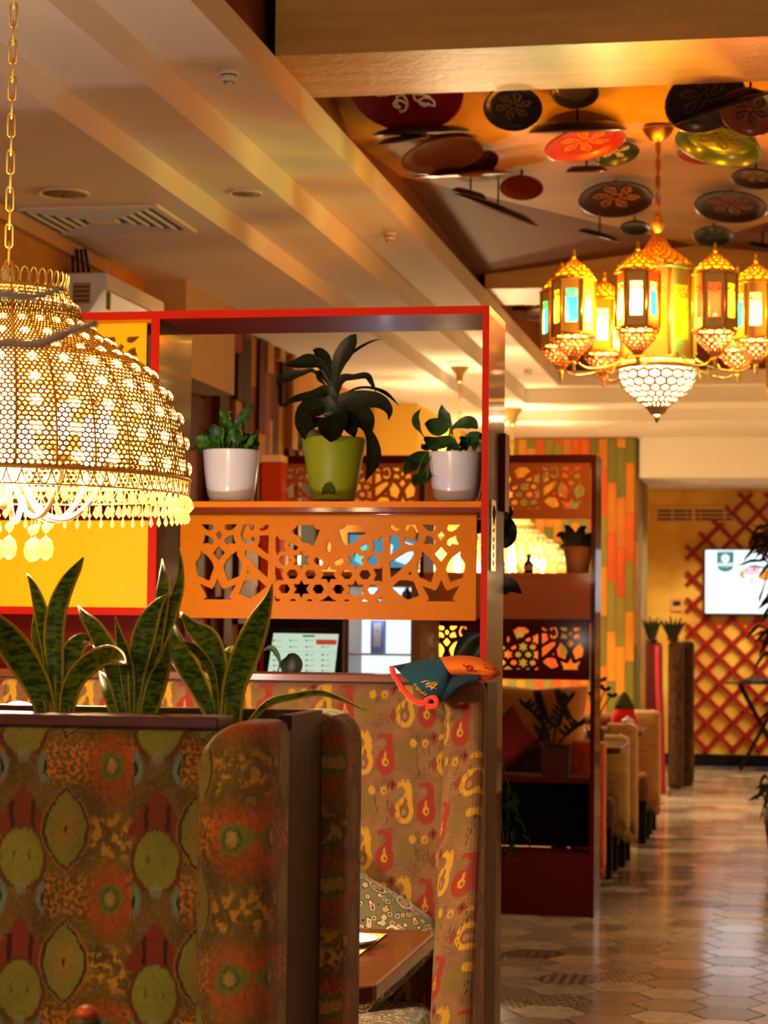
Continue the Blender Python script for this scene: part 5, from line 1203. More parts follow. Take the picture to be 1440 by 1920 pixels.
MB().tube(catmull([tuple(cq(a, b, yc-.035+.0*i)) for i, (a, b) in enumerate(tr)], 3), .0068, 8).build('trim', M_trim, fc)
MB().tube([cq(1095, 405, yc-.035), cq(1200, 398, yc-.035), cq(1310, 350, yc-.01)], .004, 6).build('seam', mat('dark_red_felt', S(150, 30, 16), .9), fc)
M_emb = mat('gold_thread', S(214, 150, 40), .6); M_embp = mat('maroon_thread', S(110, 14, 30), .7)
def stitch(polys, name, m, r=.0014, y=yc-.052):
    mb = MB()
    for pl in polys: mb.tube([cq(a, b, y) for a, b in pl], r, 5)
    return mb.build(name, m, fc)
stitch([[(500,440),(635,398)], [(635,398),(545,462)], [(545,462),(665,435)], [(545,488),(672,452)], [(672,452),(600,515)], [(585,487),(640,492)], [(640,505),(655,503)]], 'embroidered_letters', M_emb)
stitch([[(420,462),(445,452),(425,480),(455,472)], [(438,500),(470,485),(450,515)], [(455,520),(490,505)], [(475,535),(500,520),(490,548),(515,540)], [(500,560),(540,540)], [(525,572),(560,560)]], 'embroidered_script', M_emb, .0011)
stitch([[(925,252),(945,270),(970,276),(1000,262),(1022,275),(1024,300),(1000,318),(972,312),(965,292),(985,282),(1000,292)], [(975,318),(1010,322),(1050,318),(1080,324)]], 'embroidered_emblem', M_embp, .0014)
stitch([[(1145,205),(1165,215)], [(1140,250),(1160,258)], [(1150,280),(1170,290),(1195,288)], [(1205,300),(1225,296)], [(1240,302),(1275,298)]], 'embroidered_script', M_embp, .0011, yc-.048)

# ------------------------------------------------------------------ service corner seen below the cut-out panel
Ym = 8.4
mp_ = lambda px, py: atY(px, py, Ym)
sc_ = thing('service_counter', (mp_(570, 1262).x, Ym+.25, 0), 'dark service counter carrying the menu screen behind the divider', 'counter')
cxl, cxr = mp_(470, 1262).x-.3, mp_(640, 1262).x+.02; ctz = mp_(570, 1275).z
MB().box((cxl, Ym-.1, .08), (cxr, Ym+.45, ctz-.03)).build('cabinet', M_dkwood, sc_)
MB().box((cxl-.02, Ym-.12, ctz-.03), (cxr+.01, Ym+.46, ctz)).build('worktop', M_black, sc_)
MB().box((cxl+.02, Ym-.06, 0), (cxr-.02, Ym+.42, .08)).build('plinth', M_black, sc_)
ms = thing('menu_screen', (mp_(570, 1262).x, Ym, ctz), 'lit menu screen with rows of small entries and one red button', 'screen')
MB().box((mp_(494, 1200).x, Ym+.004, ctz), (mp_(642, 1200).x, Ym+.05, mp_(570, 1163).z+.03)).build('housing', M_black, ms, bevel=.004)
qd = [mp_(513, 1187), mp_(635, 1189), mp_(627, 1263), mp_(502, 1261)]
MB().add([q for q in qd], [(3, 2, 1, 0)]).build('display', emis('menu_paper', (.66, .82, .62), .85), ms)
def scr_box(px0, py0, px1, py1, m, nm, off=.002):
    a, b = mp_(px0, py0), mp_(px1, py1); return MB().box((a.x, Ym-off, b.z), (b.x, Ym-.0003, a.z)).build(nm, m, ms)
scr_box(593, 1199, 631, 1209, emis('menu_red', (.55, .06, .03), .9), 'red_button'); scr_box(568, 1191, 590, 1194, M_black, 'title_bar')
scr_box(508, 1221, 631, 1222.2, emis('menu_line', (.3, .4, .3), .6), 'divider_line')
en = MB()
for yy in (1201, 1213, 1228, 1238, 1248, 1258):
    for xx in (512, 543, 573, 603):
        if xx == 603 and yy < 1212: continue
        a = mp_(xx, yy); en.box((a.x, Ym-.0015, a.z-.002), (a.x+.009, Ym-.0003, a.z+.003)).box((a.x+.014, Ym-.001, a.z-.0006), (a.x+.034, Ym-.0003, a.z+.0009))
en.build('entries', M_black, ms)
hd = MB()
for a0, a1 in ((531, 556), (560, 588), (593, 615)):
    for i in range(int((a1-a0)/4)): p = mp_(a0+i*4, 1180); hd.box((p.x, Ym-.0015+.004, p.z-.0035), (p.x+.005, Ym+.0037, p.z+.0035))
hd.build('header_letters', mat('brown_print', S(120, 50, 20), .6), ms)
# drinks cooler
Yf = 9.4
cp_ = lambda px, py: atY(px, py, Yf)
xf0, xf1, xi0, xi1 = cp_(638, 1200).x, cp_(789, 1200).x, cp_(654, 1200).x, cp_(770, 1200).x
zf = cp_(710, 1082).z
fr = thing('drinks_cooler', ((xf0+xf1)/2, Yf+.25, 0), 'brown framed glass door cooler with white lit interior behind the divider', 'refrigerator')
M_brn = mat('taupe_metal', S(128, 88, 44), .4, coat=.2)
MB().box((xf0, Yf, 0), (xi0, Yf+.5, zf)).build('door_frame', M_brn, fr); MB().box((xi1, Yf, 0), (xf1, Yf+.5, zf)).build('door_frame', M_brn, fr)
MB().box((xi0, Yf, cp_(710, 1100).z), (xi1, Yf+.5, zf)).build('header', M_brn, fr); MB().box((xi0, Yf, 0), (xi1, Yf+.5, .25)).build('kick_plate', M_brn, fr)
MB().box((xi0, Yf+.3, .25), (xi1, Yf+.31, cp_(710, 1100).z)).build('lit_back', emis('cooler_light', (.78, .9, 1), 1.25), fr)
MB().box((xf0, Yf+.5, 0), (xf1, Yf+.515, zf)).build('rear_panel', M_brn, fr)
MB().box((xi0, Yf+.04, cp_(700, 1226).z-.008), (xi1, Yf+.29, cp_(700, 1226).z)).build('glass_shelf', mat('frosted_shelf', (.75, .82, .88), .4), fr)
MB().box((xi0, Yf+.04, cp_(700, 1130).z-.008), (xi1, Yf+.29, cp_(700, 1130).z)).build('glass_shelf', mat('frosted_shelf', (.75, .82, .88), .4), fr)
a, b = cp_(687, 1163), cp_(711, 1216)
cd_ = thing('carton', ((a.x+b.x)/2, Yf+.15, b.z), 'small white and blue carton standing in the lit cooler', 'carton')
zsf = cp_(700, 1226).z
MB().box((a.x, Yf+.1, zsf+.0005), (b.x, Yf+.16, a.z)).build('body', mat('carton_blue', S(120, 140, 215), .5), cd_)
MB().box((a.x+.014, Yf+.098, zsf+.03), (b.x-.012, Yf+.0998, a.z-.012)).build('label_panel', M_pot, cd_)
cdm = (a.x+b.x)/2; MB().box((cdm-.003, Yf+.0965, a.z-.05), (cdm+.004, Yf+.0978, a.z-.043)).build('red_dot', M_red, cd_)
zs2 = cp_(700, 1130).z
for k, (px_, c_) in enumerate(((752, (20, 34, 44)), (700, (60, 70, 80)))):
    q = cp_(px_, 1110); bt = thing('bottle', (q.x, Yf+.15, zs2), ('dark bottle at the right of the cooler top shelf', 'grey bottle at the left of the cooler top shelf')[k], 'bottle')
    MB().lathe([(.022, 0), (.024, .01), (.024, .045), (.01, .06), (.0095, .068)], (q.x, Yf+.15, zs2+.0005), 14).build('body', mat('glass_dark_%d' % k, S(*c_), .1, coat=.5), bt)
    MB().lathe([(.0105, .068), (.0105, .075), (0, .0755)], (q.x, Yf+.15, zs2+.0005), 12).build('cap', M_steel, bt)
point('cooler_door_light', ((xi0+xi1)/2, Yf+.05, zf-.12), 2.2, (.85, .93, 1), .03)
# promo screen on top of the cooler
ps = thing('promo_screen', ((xf0+xf1)/2, Yf+.1, zf), 'small bluish promotional screen standing on the drinks cooler', 'screen')
z0p, z1p = cp_(720, 1064).z, cp_(720, 1002).z; xp0, xp1 = cp_(650, 1030).x, cp_(782, 1030).x
MB().box((xp0, Yf+.02, z0p-.012), (xp1, Yf+.06, z1p+.01)).build('housing', M_black, ps); MB().box((xp0+.03, Yf+.02, zf), (xp1-.03, Yf+.07, z0p-.0125)).build('stand', M_brn, ps)
MB().box((xp0+.008, Yf+.018, z0p), (xp1-.008, Yf+.0198, z1p)).build('display', emis('promo_blue', (.1, .3, .42), .9), ps)
for i, (u, w_, c_) in enumerate(((.1, .12, (.2, .8, .7)), (.5, .1, (.85, .95, 1)), (.68, .2, (.8, .95, 1)))):
    xx = xp0+(xp1-xp0)*u; MB().prism([(xx, Yf+.0172, z0p+.03), (xx+w_*.3, Yf+.0172, z0p+.01), (xx+w_*.5, Yf+.0172, z1p-.05), (xx+w_*.2, Yf+.0172, z1p-.03)], (0, .0006, 0)).build('picture_shape', emis('promo_%d' % i, c_, 1.0), ps)
# ------------------------------------------------------------------ things on the far divider
def up(px, py, Y): return atY(px, py, Y)
Yq = F2+.10
pb = up(1083, 1073, Yq); kq = (pb-CAM).dot(FWD)/FPX
t = thing('potted_plant', (pb.x, Yq, zsh), 'small dark plant in a grey brown pot on the far divider shelf', 'plant')
MB().lathe([(20*kq, 0), (21*kq, .005), (28*kq, 50*kq), (26*kq, 50*kq), (25*kq, 45*kq)], (pb.x, Yq, zsh), 24).build('pot', mat('taupe_pot', S(150, 104, 66), .45, coat=.2), t)
MB().lathe([(0, 45*kq), (25*kq, 45*kq)], (pb.x, Yq, zsh), 16, cap=False).build('soil', M_soil, t)
for lf in ([(1080,1030,4),(1065,1012,18),(1052,1003,14),(1043,1006,2)], [(1082,1030,4),(1072,1005,18),(1064,990,12),(1058,986,2)], [(1085,1030,4),(1088,1005,20),(1092,992,14),(1100,988,2)], [(1086,1030,4),(1098,1015,20),(1106,1005,14),(1112,1000,2)], [(1082,1030,4),(1076,1020,20),(1062,1022,14),(1050,1026,2)], [(1086,1030,4),(1096,1024,18),(1106,1024,10),(1110,1030,2)]):
    leaf_px(MB(), lf, Yq, -.03).build('leaf', M_leafd, t)
q = up(991, 1073, Yq); bt = thing('sauce_bottle', (q.x, Yq, zsh), 'small dark sauce bottle before the glowing lamp on the far shelf', 'bottle')
MB().lathe([(8*kq, 0), (9*kq, 3*kq), (9*kq, 18*kq), (4*kq, 24*kq), (3.6*kq, 30*kq)], (q.x, Yq, zsh+.0005), 14).build('body', mat('dark_sauce', S(36, 20, 14), .15, coat=.5), bt)
MB().lathe([(5*kq, 30*kq), (5*kq, 36*kq), (0, 36.5*kq)], (q.x, Yq, zsh+.0005), 12).build('cap', M_black, bt)
MB().lathe([(9.2*kq, 6*kq), (9.2*kq, 14*kq)], (q.x, Yq, zsh+.0005), 14, cap=False).build('label_band', mat('label_beige', S(176, 140, 96), .7), bt)
zb_ = zl; q = up(1043, 1457, Yq)
t = thing('zz_plant', (q.x, Yq, zb_), 'dark feathery plant in a square maroon pot on the far low shelf', 'plant')
MB().lathe([(34*kq, 0), (38*kq, 54*kq), (36*kq, 54*kq), (35*kq, 48*kq)], (q.x, Yq, zb_+.0005), 4, False, PI/4).build('pot', mat('maroon_pot', S(58, 14, 12), .5), t)
MB().lathe([(0, 48*kq), (34*kq, 48*kq)], (q.x, Yq, zb_), 4, False, PI/4, cap=False).build('soil', M_soil, t)
for st in ([(1032, 1405), (1026, 1370), (1008, 1345), (985, 1325)], [(1036, 1405), (1042, 1365), (1050, 1335), (1066, 1312)], [(1034, 1405), (1020, 1390), (1012, 1372)], [(1040, 1405), (1060, 1380), (1085, 1362)]):
    pts = catmull([(a, b, 0) for a, b in st], 3); mb = MB().tube([atY(a, b, Yq) for a, b, _ in pts], [.006-.0004*i for i in range(len(pts))], 5); mb.build('stem', M_leafd, t)
    for i, (a, b, _) in enumerate(pts[3:]):
        for s in (-1, 1):
            dx = 7*s; leaf_px(MB(), [(a, b, 2), (a+dx*.6, b-5, 8), (a+dx*1.3, b-11, 6), (a+dx*1.7, b-16, 1)], Yq-.01*s, 0).build('leaf', M_leafd, t)
# big cushions behind the far divider
yb_ = F2+DF+.52
cc = up(1005, 1360, yb_); 
def mat_striped():
    m, nt, b, vec, x, y, z = node_mat('cream_striped_cloth', .85, .2); p = Paint(S(226, 170, 74)); p.over(S(190, 118, 60), clamp((x+.02)*40)*.8)
    p.over(S(40, 26, 16), xmax(inside(xabs(x-.07+z*.35)-.022, .006)*inside(-z+.03, .02), inside(xabs(x-.2-z*.5*(-1))-.02, .006)*inside(-z+.03, .02))); finish(nt, b, p); return m
pillow('big_cushion', (cc.x, yb_, cc.z), .26, .21, .1, frameM((0, 0, 0), (1, 0, 0), (0, .25, .97)), mat_striped(), 'large cream cushion with dark stripes behind the far divider', n=12)
cc = up(952, 1379, F2+.22)
pillow('red_cushion', (cc.x, F2+.235, zl+.171), .12, .12, .045, frameM((0, 0, 0), (math.cos(.7), 0, math.sin(.7)), (-math.sin(.7)*.97, .25, math.cos(.7)*.97)), mat('brick_red_cloth', S(146, 52, 30), .9, noise=.4, nscale=(30, 30, 30)), 'brick red cushion standing on its corner before the cream cushion', n=10)
# ------------------------------------------------------------------ row of low benches and tables in the aisle
XE = -.93
def low_bench(y0, face, xr, zt_, label, col, legs=True):
    """y0 is the outer face of the back; face +1 sits towards the far wall"""
    t = thing('low_bench', (xr-.7, y0+face*.25, 0), label, 'bench', 'low benches along the aisle')
    f = face; xl_ = xr-1.4
    MB().box((xl_, y0, .3), (xr, y0+f*.12, zt_)).build('backrest', col, t, bevel=.045, seg=4)
    MB().box((xl_, y0+f*.1, .27), (xr-.01, y0+f*.5, .44)).build('seat', col, t, bevel=.04, seg=4)
    for x in (xr-.05, xl_+.05):
        for y in (y0+f*.05, y0+f*.44): MB().box((x-.028, y-.028, 0), (x+.028, y+.028, .29)).build('leg', M_blackwood, t, bevel=.003)
    return t
def throw(y, xr, ztop, drop, w, col, label, wf=.14, fringe=.07):
    """blanket thrown over a bench corner: hangs down the face towards the viewer and down the end"""
    t = thing('throw_blanket', (xr, y, ztop), label, 'blanket'); r_ = random.Random(int(y*100)); mb = MB()
    yf, yb_ = y-w/2, y+w/2
    path = [(xr-wf*(1-k/5), yf, (0, -1)) for k in range(6)]+[(xr+.012, yf+.008, (.7, -.7))]+[(xr+.018, yf+.02+(w-.02)*k/5, (1, 0)) for k in range(6)]
    vs, fs = [], []; K = 7; n = len(path)
    for i, (x, yy, nn) in enumerate(path):
        vs.append((min(x, xr-.03), min(max(yy, yf+.03), yb_), ztop+.012))
        for k in range(K):
            f = k/(K-1); wv = .007*math.sin(i*2.0+1)*f; vs.append((x+nn[0]*(.004+wv), yy+nn[1]*(.004+wv), ztop-.012-(drop-.012)*f*(1+.03*math.sin(i*1.3))))
    for i in range(n-1):
        for k in range(K): q = i*(K+1)+k; fs.append((q, q+1, q+K+2, q+K+1))
    mb.add(vs, fs, True).build('cloth', col, t, solid=.01)
    fm = MB()
    for i in range(n-1):
        for s in (0, .33, .66):
            a, b = vs[i*(K+1)+K], vs[(i+1)*(K+1)+K]; p = Vector(a).lerp(Vector(b), s); fm.tube([p, p+Vector((r_.uniform(-.006, .006), r_.uniform(-.006, .006), -fringe*r_.uniform(.7, 1.1)))], .0035, 4)
    fm.build('fringe', col, t, kind='stuff'); return t
MC = [mat('bench_'+n, S(*c), .9, noise=.4, nscale=(14, 14, 14)) for n, c in (('umber', (86, 56, 30)), ('tan', (150, 104, 58)), ('brown', (124, 76, 40)))]
MT = [mat('throw_'+n, S(*c), .95, noise=.35, nscale=(18, 18, 40), sheen=.3) for n, c in (('orange', (214, 84, 26)), ('cream', (176, 142, 74)), ('tan', (172, 122, 62)), ('sand', (190, 140, 84)))]
z_at = lambda px, py, Y: atY(px, py, Y).z
low_bench(10.75, 1, XE-.02, .78, 'dark low bench just past the far divider under an orange blanket', MC[0])
throw(10.80, XE-.005, .795, .60, .14, MT[0], 'orange fringed blanket over the bench end beside the far divider')
tA0, tA1 = atZ(1152, 1417, .75), atZ(1176, 1394, .75)
table('aisle_table', tA1.x, -2.4, 11.15, 11.75, .75, 'nearer aisle table with a shining edge beside the olive cream blanket', M_woodx, 'tables along the aisle')
low_bench(12.22, -1, XE+.0, .74, 'low bench with an olive cream blanket behind the nearer aisle table', MC[0])
throw(12.15, XE+.015, .755, .50, .16, MT[1], 'olive cream fringed blanket hanging beside the nearer aisle table')
low_bench(12.32, 1, XE+.03, .79, 'tan low bench standing back to back behind the nearer aisle table', MC[1])
throw(12.40, XE+.045, .81, .60, .16, MT[2], 'tan woolly blanket over the taller bench end in the middle of the row')
table('aisle_table', XE+.06, -2.4, 12.95, 13.55, .75, 'farther aisle table bearing the red and green tea cosy', M_woodx, 'tables along the aisle')
low_bench(14.15, -1, XE+.06, .80, 'brown low bench behind the farther aisle table', MC[2])
throw(14.08, XE+.075, .82, .58, .16, MT[3], 'sand coloured thin blanket over the farthest bench end')
low_bench(14.3, 1, XE+.06, .80, 'brown low bench turned to the far wall beyond the second aisle table', MC[2])
# tea cosy, white teapot, cups and glasses
q = atY(1170, 1362, 13.2); cz = thing('tea_cosy', (q.x, 13.2, .7505), 'red tea cosy with a green pointed top on the farther aisle table', 'tea cosy')
k = 13.2/FPX; zt_ = atY(1175, 1297, 13.2).z-.75; r0 = 26*k
MB().lathe([(r0*.96, 0), (r0, .01), (r0*.9, zt_*.3), (r0*.7, zt_*.55)], (q.x, 13.2, .7505), 20).build('body', mat('red_felt', S(206, 26, 20), .9), cz)
MB().lathe([(r0*.73, zt_*.54), (r0*.6, zt_*.7), (r0*.32, zt_*.9), (r0*.08, zt_*.99), (0, zt_)], (q.x, 13.2, .7505), 20).build('green_top', mat('green_felt', S(70, 72, 34), .9), cz)
q = atY(1176, 1364, 13.0); tp = thing('sugar_bowl', (q.x, 13.05, .7505), 'round cream lidded bowl before the red tea cosy', 'bowl')
r0 = 13*k; MB().lathe([(r0*.5, 0), (r0, r0*.6), (r0*1.02, r0*.95), (r0*.95, r0*1.1)], (q.x, 13.05, .7505), 18).build('bowl', M_pot, tp)
MB().lathe([(r0, r0*1.11), (r0*.7, r0*1.55), (r0*.2, r0*1.75), (r0*.18, r0*1.95), (0, r0*2)], (q.x, 13.05, .7505), 18).build('lid', M_pot, tp)
for i, (px, py, Y) in enumerate(((1106, 1390, 11.5), (1090, 1392, 11.4))):
    q = atY(px, py, Y); g = thing('drinking_glass', (q.x, Y, .7505), ('clear glass tumbler right on the nearer aisle table', 'clear glass tumbler left on the nearer aisle table')[i], 'glass')
    MB().lathe([(.026, 0), (.03, .1), (.032, .1), (.029, .002)], (q.x, Y, .7505), 16).build('tumbler', mat('clear_glass', (.95, .95, .9), .03, trans=.95), g)
q = atY(1118, 1320, 11.45); tw = thing('twig_vase', (q.x, 11.45, .7505), 'thin dark sprigs in a small vase on the nearer aisle table', 'vase')
MB().lathe([(.03, 0), (.045, .05), (.02, .11), (.026, .13)], (q.x, 11.45, .7505), 16).build('vase', M_dkwood, tw)
for a, b in ((1128, 1272), (1136, 1290), (1112, 1300), (1148, 1302), (1122, 1286)):
    e = atY(a, b, 11.45); MB().tube([(q.x, 11.45, .87), ((q.x+e.x)/2, 11.45, e.z-.06), tuple(e)], .004, 5).build('sprig', M_leafd, tw)
    for s in (-1, 1): leaf_px(MB(), [(a, b+6, 2), (a+5*s, b+1, 8), (a+11*s, b-1, 1)], 11.45, 0).build('leaf', M_leafd, tw)
# ------------------------------------------------------------------ far high booths by the column
Yb = 17.6
hb = thing('high_booth', (atY(1230, 1300, Yb).x, Yb, 0), 'tall dark red booth end with a pink edge before the slatted column', 'booth')
x0h, x1h = atY(1208, 1300, Yb).x, atY(1243, 1300, Yb).x; zh = atY(1228, 1206, Yb).z
MB().box((x0h+.01, Yb, 0), (x1h-.045, Yb+.55, zh)).build('end_panel', mat('maroon_velvet', S(62, 8, 10), .9), hb)
MB().tube(catmull([(x1h-.035, Yb-.0, zh-.02), (x1h-.03, Yb-.02, .9), (x1h-.015, Yb-.05, .6), (x1h-.0, Yb-.05, .02)], 4), .03, 8).build('pink_piping', mat('pink_velvet', S(128, 30, 38), .9), hb)
hb2 = thing('high_booth', (atY(1275, 1300, 18.6).x, 18.6, 0), 'tall dark patterned booth end nearest the far lattice wall', 'booth')
x2h, x3h = atY(1252, 1300, 18.4).x, atY(1300, 1300, 18.4).x; zh2 = atY(1275, 1203, 18.4).z
M_dpat = mat('dark_booth_cloth', S(24, 13, 8), .9, noise=.9, nscale=(40, 40, 16), col2=S(84, 52, 26))
MB().box((x2h, 18.4, 0), (x2h+.125, 18.7, zh2)).build('wing', M_dpat, hb2, bevel=.03); MB().box((atY(1272, 1300, 18.75).x, 18.75, 0), (atY(1300, 1300, 18.75).x, 19.0, zh2)).build('wing', M_dpat, hb2, bevel=.03)
MB().box((x2h, 18.705, 0), (atY(1271, 1300, 18.75).x, 19.0, .45)).build('seat', M_dpat, hb2)
for px, lab, spread in ((1222, 'small snake plant on the dark red booth end', 16), (1262, 'small snake plant on the patterned booth end', 22)):
    Y = Yb+.12 if px < 1240 else 18.55; zz = zh if px < 1240 else zh2
    q = atY(px, 1205, Y); t = thing('snake_plant', (q.x, Y, zz), lab, 'plant', 'small snake plants on the far booths')
    MB().lathe([(.03, 0), (.05, .01), (.05, .03), (.04, .03)], (q.x, Y, zz+.0005), 14).build('pot', M_dkwood, t)
    for i in range(6):
        a = (i/5-.5)*2; leaf_px(MB(), [(px+a*3, 1204, 6), (px+a*spread*.4, 1186, 9), (px+a*spread*.8, 1172, 7), (px+a*spread*1.15, 1152+abs(a)*8+(i % 2)*6, 1)], Y, (-.05 if i % 2 else .05)).build('leaf', M_leafd, t)
# ------------------------------------------------------------------ far wall: lattice, screen, grille, thermostat, stand
YW = YF-.001
fw = lambda px, py, dy=0: atY(px, py, YF-dy)
lt = thing('wall_lattice', tuple(fw(1400, 1200)), 'crossed dark red wooden lattice spread over the ochre far wall', 'lattice')
M_lat = mat('lattice_red', S(138, 17, 11), .5)
# nodes of the lattice lie on a diamond grid of 25 px half pitch
hp = 24.6
node = lambda i, j: (1299.5+i*hp, 1036+j*hp)
for d_ in (1, -1):
    for c_ in range(-24, 34):
        pts = []
        for i in range(-1, 14):
            j = c_-i if d_ == 1 else c_+i
            if (i+j) % 2: continue
            px, py = node(i, j)
            left = 1298 if py > 1000 else (1316 if py > 985 else 1386) if py > 960 else 1386
            if 925 < py < 1412 and px >= left-14: pts.append((px, py))
        if len(pts) >= 1:
            (ax, ay), (bx, by) = pts[0], pts[-1]; s = (by-ay)/(bx-ax) if bx != ax else (-1 if d_ == 1 else 1)
            ax -= 13; ay -= 13*s; bx += 13; by += 13*s
            if by > 1410 and s > 0: bx -= (by-1410)/s; by = 1410
            if ay > 1410 and s < 0: ax += (ay-1410)/-s; ay = 1410
            if bx-ax < 12: continue
            p0, p1 = fw(ax, ay, .012 if d_ == 1 else .03), fw(bx, by, .012 if d_ == 1 else .03)
            MB().bar(p0, p1, .042, .016, up=(0, 1, 0)).build('lath', M_lat, lt)
tv = thing('television', tuple(fw(1400, 1090, .05)), 'wall mounted television showing a white picture with a green badge', 'television')
p0, p1 = fw(1320, 1029, .05), fw(1320, 1154, .05); wtv = (p0.z-p1.z)*16/9; yv_ = YF-.05
MB().box((p0.x, yv_-.04, p1.z), (p0.x+wtv, yv_+.0, p0.z)).build('bezel', M_black, tv, bevel=.005)
sx0, sx1, sz0, sz1 = p0.x+.016, p0.x+wtv-.016, p1.z+.024, p0.z-.014
MB().box((sx0, yv_-.0425, sz0), (sx1, yv_-.0402, sz1)).build('screen', emis('tv_white', (.86, .96, 1), 1.5), tv)
MB().box((p0.x+.3, yv_+.0005, p1.z+.2), (p0.x+wtv-.3, YF-.0005, p0.z-.2)).build('wall_bracket', M_black, tv)
def tvp(px, py): q = atY(px, py, yv_-.043); return q.x, q.z
def tvpoly(pts, m, nm, off):
    MB().prism([(x_, yv_-.0426-off, z_) for x_, z_ in [tvp(*q) for q in pts]], (0, -.0004, 0)).build(nm, m, tv)
ba = [(1344, 1034.5)]+[(1344, 1060)]+[(1360+16*math.cos(PI-t*PI/10), 1060+12.5*math.sin(t*PI/10)) for t in range(1, 10)]+[(1376, 1060), (1376, 1034.5)]
tvpoly(list(reversed(ba)), emis('badge_green', (.07, .26, .2), 1), 'badge', 0)
tvpoly([(1360+8*math.cos(-t*PI/10), 1047+8*math.sin(-t*PI/10)) for t in range(20)], emis('tv_soft_white', (.85, .95, .95), 1.2), 'badge_flower', .0006)
tvpoly([(1360+1.8*math.cos(-t*PI/4), 1047+1.8*math.sin(-t*PI/4)) for t in range(8)], emis('badge_dark', (.1, .1, .1), 1), 'badge_centre', .0012)
for i, (a0, a1) in enumerate(((1345.5, 1350), (1350.8, 1355), (1355.8, 1360), (1360.8, 1365), (1365.8, 1370), (1370.8, 1374.5))): tvpoly([(a0, 1055.5), (a0, 1061.5+(i % 2)*.6), (a1, 1061.5), (a1, 1055.5-(i % 3)*.4)], emis('tv_soft_white', (.85, .95, .95), 1.2), 'badge_letter', .0006)
tvpoly([(1352, 1063.4), (1352, 1064.6), (1368, 1064.6), (1368, 1063.4)], emis('badge_line', (.4, .6, .58), 1), 'badge_line', .0006)
for nm, m_, pts in (('food_orange', emis('tv_orange', (.95, .3, .03), 1.2), [(1388, 1071), (1386, 1078), (1392, 1085), (1399, 1083), (1394, 1078), (1396, 1071)]), ('food_pink', emis('tv_pink', (.95, .6, .66), 1.2), [(1392, 1070), (1398, 1078), (1410, 1080), (1424, 1076), (1426, 1064), (1410, 1060), (1400, 1062)]), ('food_orange', emis('tv_orange', (.95, .3, .03), 1.2), [(1420, 1083), (1430, 1088), (1450, 1090), (1455, 1070), (1440, 1068), (1430, 1070)]), ('food_dark', emis('tv_dark', (.3, .1, .2), .8), [(1403, 1061), (1404, 1063), (1436, 1066), (1436, 1063), (1415, 1059)]), ('food_green', emis('tv_green', (.5, .85, .65), 1.1), [(1406, 1084), (1408, 1096), (1413, 1096), (1412, 1082)]), ('food_dark', emis('tv_dark', (.3, .1, .2), .8), [(1396, 1067), (1396, 1070), (1400, 1070), (1400, 1067)]), ('food_dark', emis('tv_dark', (.3, .1, .2), .8), [(1412, 1066), (1412, 1070), (1417, 1070), (1416, 1066)])):
    tvpoly(pts, m_, nm, .0006 if 'dark' not in nm else .0014)
p0, p1 = fw(1222, 948, .03), fw(1376, 981, .03)
gr = thing('wall_grille', (p0.x, YF-.02, p1.z), 'long beige air grille with dark slots high on the far wall', 'vent')
MB().box((p0.x, YF-.02, p1.z), (p1.x, YF-.001, p0.z)).build('frame', mat('grille_beige', S(206, 158, 90), .5), gr, bevel=.003)
for j in range(3):
    for i, (u0_, u1_) in enumerate(((.07, .245), (.265, .425), (.435, .49), (.53, .59), (.6, .88), (.9, .985))):
        za = p0.z-(p0.z-p1.z)*(.24+.235*j); w_ = p1.x-p0.x; MB().box((p0.x+w_*u0_, YF-.0215, za-.022), (p0.x+w_*u1_, YF-.0202, za+.0)).build('slot', M_black, gr)
p0, p1 = fw(1258, 1120, .02), fw(1279, 1146, .02); th_ = thing('thermostat', (p0.x, YF-.02, p1.z), 'small square thermostat left of the lattice', 'thermostat')
MB().box((p0.x, YF-.02, p1.z), (p1.x, YF-.001, p0.z)).build('case', mat('grille_beige', S(206, 158, 90), .5), th_, bevel=.003)
p2, p3 = fw(1262, 1127, .02), fw(1276, 1136, .02); MB().box((p2.x, YF-.0212, p3.z), (p3.x, YF-.0202, p2.z)).build('display', M_black, th_)
# folding tray stand
ys = 20.9; S_ = lambda px, py, y=ys: atY(px, py, y)
fs_ = thing('tray_stand', (S_(1420, 1420).x, ys, 0), 'dark folding tray stand with crossed legs before the far wall', 'stand')
zt_ = S_(1400, 1285).z; xa, xb = S_(1384, 1290).x, S_(1384, 1290).x+.47
for y in (ys-.17, ys+.17):
    MB().bar((xa+.02, y, zt_), (xb-.02, y, .01), .034, .028, up=(0, 1, 0)).build('leg', M_blackwood, fs_); MB().bar((xb-.02, y+.03, zt_), (xa+.02, y+.03, .01), .034, .028, up=(0, 1, 0)).build('leg', M_blackwood, fs_)
for x in (xa+.02, xb-.02): MB().box((x-.02, ys-.22, zt_-.015), (x+.02, ys+.24, zt_+.015)).build('top_rail', M_blackwood, fs_)
MB().box((S_(1398, 1350).x, ys-.2, .35), (S_(1398, 1350).x+.0, ys, .36)) if 0 else None
tr_ = tag(MB().prism([(xa-.12, ys-.22, zt_+.03), (xb+.12, ys-.22, zt_+.03), (xb+.12, ys+.22, zt_+.03), (xa-.12, ys+.22, zt_+.03)], (0, 0, .012)).build('serving_tray', M_black), 'black serving tray lying on the folding stand', 'tray'); tr_.location.z -= .0145
nk = thing('folded_cloth', ((xa+xb)/2-.05, ys, zt_+.028), 'dark cloth heaped on the serving tray', 'cloth')
MB().lathe([(.16, 0), (.13, .03), (.05, .055), (0, .06)], ((xa+xb)/2-.07, ys, zt_+.0285), 10).build('heap', M_black, nk)
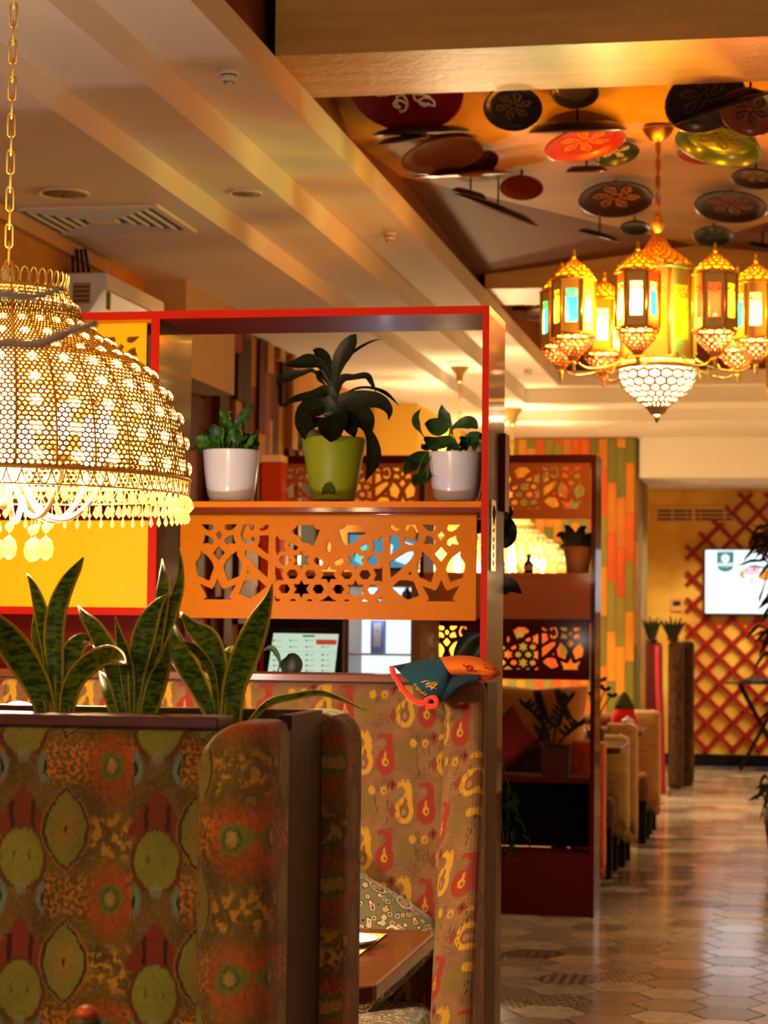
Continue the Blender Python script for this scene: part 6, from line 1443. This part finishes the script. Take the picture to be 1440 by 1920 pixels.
# ------------------------------------------------------------------ tall plant at the right edge
Yr = 12.6
tb2 = atY(1475, 1560, Yr)
tp = thing('tall_plant', (tb2.x, Yr, 0), 'tall leafy plant leaning in at the right edge before the television', 'plant')
MB().lathe([(.14, 0), (.19, .34), (.175, .34), (.17, .3)], (tb2.x+.05, Yr, .0005), 24).build('pot', M_dkwood, tp)
MB().lathe([(0, .31), (.17, .31)], (tb2.x+.05, Yr, 0), 16, cap=False).build('soil', M_soil, tp)
MB().tube([(tb2.x+.05, Yr, .3), (tb2.x+.06, Yr, 1.2), (tb2.x+.05, Yr, 1.86)], .028, 8).build('trunk', mat('bark', S(86, 56, 34), .9, bump=.5), tp)
rl = random.Random(5)
LV = []
for cx_, cy_, n_ in ((1438, 1024, 34), (1458, 1120, 14), (1446, 1195, 22), (1456, 1330, 10), (1446, 1490, 20)):
    for i in range(n_):
        a = PI+rl.uniform(-1.25, 1.1) if i % 4 else rl.uniform(-1, 1); L = rl.uniform(26, 56)*(1 if cy_ < 1100 else .75)
        x_, y_ = cx_+rl.uniform(-10, 20), cy_+rl.uniform(-30, 30); dr = rl.uniform(4, 24)
        LV.append([(x_, y_, 2), (x_+L*.4*math.cos(a), y_+L*.3*math.sin(a)-4, 6), (x_+L*.75*math.cos(a), y_+L*.5*math.sin(a)+dr*.4, 6), (x_+L*math.cos(a), y_+L*.6*math.sin(a)+dr, 1)])
LV += [[(1440,1000,2),(1425,990,4),(1412,984,3),(1405,982,1)], [(1440,1015,2),(1420,1010,4),(1405,1006,1)], [(1442,1060,2),(1432,1100,3),(1425,1120,5),(1424,1130,1)], [(1442,1045,2),(1428,1050,6),(1415,1052,5),(1400,1055,1)]]
for lf in LV: leaf_px(MB(), lf, Yr+rl.uniform(-.12, .08), rl.uniform(-.08, .08), toward=(rl.uniform(-.4, .4), -1, rl.uniform(.0, .8)), n=3).build('leaf', M_leafd, tp)
# branchlets carrying those leaves
bm_ = MB()
for z_ in (.62, 1.05, 1.4, 1.62, 1.8):
    bm_.tube([(tb2.x+.05, Yr, z_-.12), (tb2.x+.0, Yr-.01, z_), (tb2.x-.06, Yr-.02, z_+.03)], .008, 5)
bm_.build('branch', M_stem, tp)
